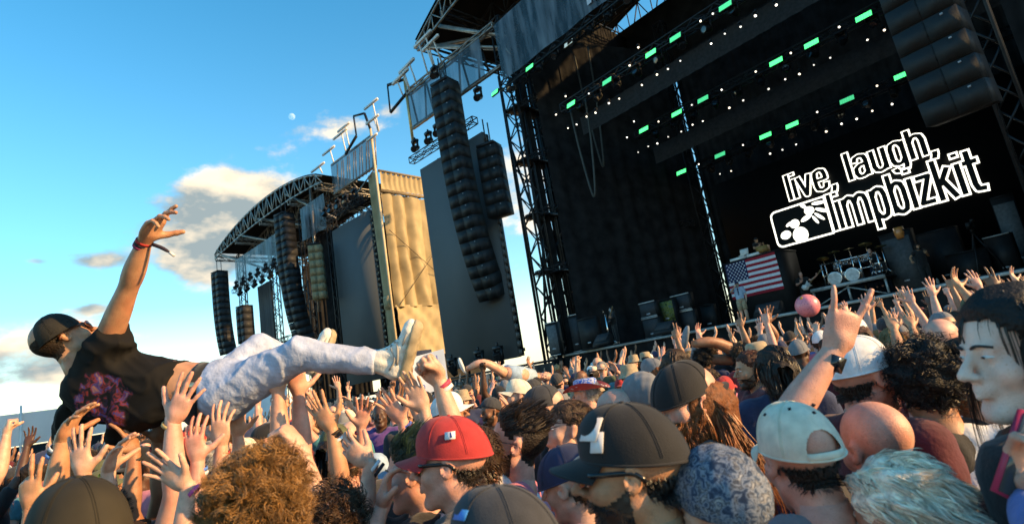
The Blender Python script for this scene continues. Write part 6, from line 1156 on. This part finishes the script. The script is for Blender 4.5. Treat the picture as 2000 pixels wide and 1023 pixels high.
o, W = lying('crowd surfer\'s bare leg with white shoe lifted before the grey video wall', [(905, 718), (940, 716), (980, 722)], .1, 'grey', 'fair', 9.)
g = G(); g.add(*loft(smooth_path([W((912, 720)), W((945, 708)), W((985, 728, .2))], 9), np.interp(range(9), [0, 2, 4, 8], [.04, .06, .06, .09]), 12)); hcx = W((1065, 735, .9)); V, F, _ = head_geo('m', .0092); g.add(V@np.stack([EY, -FW, EX], 1).T+hcx, F); g.add(*loft([W((985, 728, .2)), W((1020, 732, .5)), W((1050, 735, .8))], [.11, .13, .06], 12)); g.ob('body', skin('fair'), o, True); G().add(*loft([W((990, 728, .25)), W((1015, 732, .5)), W((1040, 735, .7))], [.14, .15, .13], 14)).ob('shirt', cloth('sky'), o, True)
V, F = nets(lambda P: smax(s_ell(P, (0, 0, 0), (.05, .05, .14)), -.02-P[..., 1], .01), (-.07, -.06, -.16), (.07, .07, .16), .012); G().add(V@np.stack([FW, -EX, nz(EY-EX*.4)], 1).T+W((903, 716))+EY*.02, F).ob('shoe', mat('shoe_white', (.66, .66, .64), .7), o, True)
# ------------------------------------------------------------------ the packed crowd
bar_ = Frame('crowd_barrier', (-9, 19.4, 0), 'steel crowd barrier between the audience and the stage', 'barrier')
for k_ in range(26): x = -22+k_*1.1; bar_.part('panel', G().box((x, 0, .6), (1.06, .05, 1.15)), STEEL); bar_.part('foot', G().box((x, .45, .04), (.9, .9, .06)), STEEL)
rc = random.Random(21); placed = [(o.location.x, o.location.y) for o in bpy.data.objects if o.name.startswith('person') and o.parent is None and o.location.z < .3]
SKS = ['fair', 'pink', 'tan', 'fair', 'pink', 'olive', 'brown', 'dark']; SHC = ['black', 'black', 'black', 'charcoal', 'grey', 'white', 'navy', 'red', 'maroon', 'blue', 'teal', 'olive', 'tan', 'sky', 'purple', 'green', 'pink', 'mauve', 'orange']
HRS = [('short', 'brown'), ('short', 'dark'), ('short', 'black'), ('crop', 'dark'), ('medium', 'brown'), ('medium', 'dark'), ('long', 'dark'), ('long', 'brown'), ('long', 'blond'), ('curly', 'brown'), ('curly', 'dark'), ('bun', 'brown'), ('short', 'blond'), ('long', 'auburn'), ('quiff', 'dark'), ('short', 'grey'), ('buzz', 'brown'), None, ('afro', 'black')]
HTS = [None]*6+[('cap', 'black'), ('backcap', 'black'), ('cap', 'navy'), ('cap', 'red'), ('backcap', 'grey'), ('cap', 'white'), ('cap', 'olive'), ('bucket', 'tan'), ('backcap', 'cream'), ('beanie', 'charcoal'), ('cap', 'grey')]
def zone(px):
    for lim, t in ((160, 'near the white hoarding'), (340, 'beyond the surfer\'s torso'), (520, 'behind the surfer\'s belt'), (640, 'below the surfer\'s knees'), (790, 'below the surfer\'s shoe'), (900, 'before the grey video wall'), (1010, 'right of the raised fist'), (1110, 'below the stage tower'), (1230, 'below the masked guitarist'), (1350, 'below the amplifier row'), (1480, 'below the flag'), (1620, 'below the pink ball'), (1760, 'below the drum kit'), (1880, 'below the side-fill'), (9999, 'at the far right')):
        if px < lim: return t
HN = {'short': 'short', 'crop': 'cropped', 'medium': 'medium-length', 'long': 'long', 'curly': 'curly', 'bun': 'tied-up', 'quiff': 'swept-up', 'buzz': 'shaven', 'afro': 'round'}
ARM = {'up': 'hand up', 'upfist': 'fist up', 'uphorns': 'horn sign', 'fwd': 'hand out', 'phone': 'holding hands to face', 'down': '', 'bent': '', 'uptwo': 'two fingers up', 'upcup': 'palm up'}
cand = []
for _ in range(60000):
    d = 3.5+11.5*rc.random()**1.15; px = -120+2240*rc.random(); P = at(px, 700, d); P[2] = 0
    cand.append((P[0], P[1], d))
pts = []; grid = {}
def ok(x, y, sp):
    for gx in range(int(x/1)-1, int(x/1)+2):
        for gy in range(int(y/1)-1, int(y/1)+2):
            for (a, b) in grid.get((gx, gy), ()):
                if (a-x)**2+(b-y)**2 < sp*sp: return False
    return True
for (a, b) in placed: grid.setdefault((int(a), int(b)), []).append((a, b))
cand.sort(key=lambda c: c[2]+rc.random()*1.5)
for x, y, d in cand:
    if y > 18.6 or len(pts) >= 240: continue
    if ok(x, y, (.55+.012*d)): pts.append((x, y, d)); grid.setdefault((int(x), int(y)), []).append((x, y))
GB = {}; seen_lb = {}
for n_, (x, y, d) in enumerate(pts):
    H = min(1.9, max(1.55, rc.gauss(1.72, .075))); px, py, _ = pj((x, y, H)); t = rc.choice(((-10, 24), (-10, 24), (-14, 24), at(560, 700, 2.5)[:2])) if px < 1300 else (-9, 25); yaw = math.degrees(math.atan2(-(t[0]-x), t[1]-y))+rc.gauss(0, 16)
    pu = .62 if px > 1650 and d > 4 else (.45 if d > 7 else (.05 if px > 850 and d < 5.5 else (.14 if px > 850 else .3))); aR = aL = 'down'
    if rc.random() < pu: aR, aL = rc.choice((('up', 'down'), ('down', 'up'), ('up', 'up'), ('fwd', 'down'), ('down', 'upfist'), ('uphorns', 'down'), ('upfist', 'down'), ('down', 'fwd'), ('upcup', 'fwd'), ('phone', 'phone'), ('down', 'uptwo')))
    hr = rc.choice(HRS); ht = rc.choice(HTS); 
    if ht and hr and hr[0] in ('afro', 'bun', 'quiff', 'curly'): hr = ('short', hr[1])
    sh = rc.choice(SHC); sk_ = rc.choice(SKS); hd = rc.choice(((0, 4, 0), (16, 6, 0), (-16, 2, 0)) if aR == aL == 'down' else ((0, 4, 0),)); kd = 'f' if hr and hr[0] in ('long', 'bun') and rc.random() < .7 else 'm'
    top = ('%s %s' % (ht[1], {'cap': 'cap', 'backcap': 'backwards cap', 'bucket': 'bucket hat', 'beanie': 'beanie'}[ht[0]])) if ht else ('%s %s hair' % (HN[hr[0]], hr[1]) if hr else 'bald head'); ar = ' '.join(sorted({v for v in (ARM[aR], ARM[aL]) if v}))
    lb = 'person with %s, %s shirt%s, %s' % (top, sh, ', '+ar if ar else '', zone(px)); lb = ' '.join(lb.split()[:16])
    gl = (PL, PL) if rc.random() < .16 else None
    seen_lb[lb] = seen_lb.get(lb, 0)+1
    if seen_lb[lb] > 1: lb = ' '.join((lb.replace(', %s' % zone(px), ', nearer the stage, %s' % zone(px))).split()[:16])
    bands = []
    make_person(lb, x, y, H, yaw, hd, aR, aL, sk_, sh, 1. if aR == aL == 'down' and rc.random() < .25 else .62, hr, ht, ('dark', .7, 150, .008) if kd == 'm' and rc.random() < .3 else None, gl, kd, n_ % 3, 'people in the packed crowd', GB, trousers=denim(), tank=False, hairmult=.4)
# the rest of the crowd, too far and too many to tell apart
def far_crowd():
    r_ = random.Random(5); V_, F_, M_ = [], [], []; n = 0
    hV, hF = lathe([(.001, -.13), (.05, -.115), (.07, -.05), (.082, .02), (.07, .085), (.035, .115), (.001, .12)], 8); hairV, hairF = lathe([(.085, -.02), (.09, .03), (.078, .09), (.04, .125), (.001, .132)], 8); hairV[:, 1] -= .015
    def add(V, F, mi):
        nonlocal n
        V_.append(V); F_.append(np.asarray(F)+n); M_.append(np.full(len(F), mi)); n += len(V)
    cnt = 0
    for _ in range(60000):
        d = 10+48*r_.random()**.9; px = -150+2300*r_.random(); P = at(px, 700, d); x, y = P[0], P[1]
        if y > 18.7 or (x < -30 and y > 20) or cnt > 1250: continue
        if not ok(x, y, .55): continue
        grid.setdefault((int(x), int(y)), []).append((x, y)); cnt += 1; H = r_.gauss(1.71, .08); s = H/1.76; o = np.array([x, y, 0]); sk_ = r_.choice((0, 0, 0, 1, 2)); yaw = r_.uniform(-40, 40); Rm = rotz(R(yaw))
        add((hV*s)+o+np.array([0, 0, 1.63*s]), hF, sk_); add((hairV*s*(1.02 if r_.random() < .7 else 1.12))@Rm.T+o+np.array([0, -.0, 1.635*s]), hairF, r_.choice((3, 3, 4, 4, 5, 3, 8, 9, 7, 10)))
        V, F = loft([(0, 0, 1.5), (0, 0, 1.45), (0, 0, 1.3), (0, 0, .95)], [(.07, .06), (.2, .10), (.21, .13), (.19, .13)], 8, False, up=(0, 1, 0)); add((V*s)@Rm.T+o, F[0], r_.choice((6, 6, 6, 7, 8, 9, 10, 11, 12)))
        if r_.random() < .45:
            for sd in ((1,), (-1,), (1, -1))[r_.randrange(3)]:
                tipx = sd*r_.uniform(.05, .3); V, F = loft([(.2*sd, 0, 1.42), (.27*sd, .1, 1.66), (tipx, .18, 1.9), (tipx, .19, 1.97), (tipx*.95, .2, 2.06)], [.05, .042, .028, .04, .012], 6, True); 
                for f in F: add((V*s)@Rm.T+o, f, sk_) if f.shape[1] == 4 else None
    g = G(); g.V = V_; g.F = F_; g.M = M_; g.n = n; o = g.ob('crowd', [skin('fair'), skin('tan'), skin('brown'), hairm('dark', False), hairm('brown', False), hairm('blond', False), cloth('black'), cloth('grey'), cloth('white'), cloth('navy'), cloth('maroon'), cloth('blue'), cloth('tan')], None, True)
    tag(o, 'dense far-off mass of festival goers reaching back to both stages', 'crowd', None, 'stuff')
far_crowd()
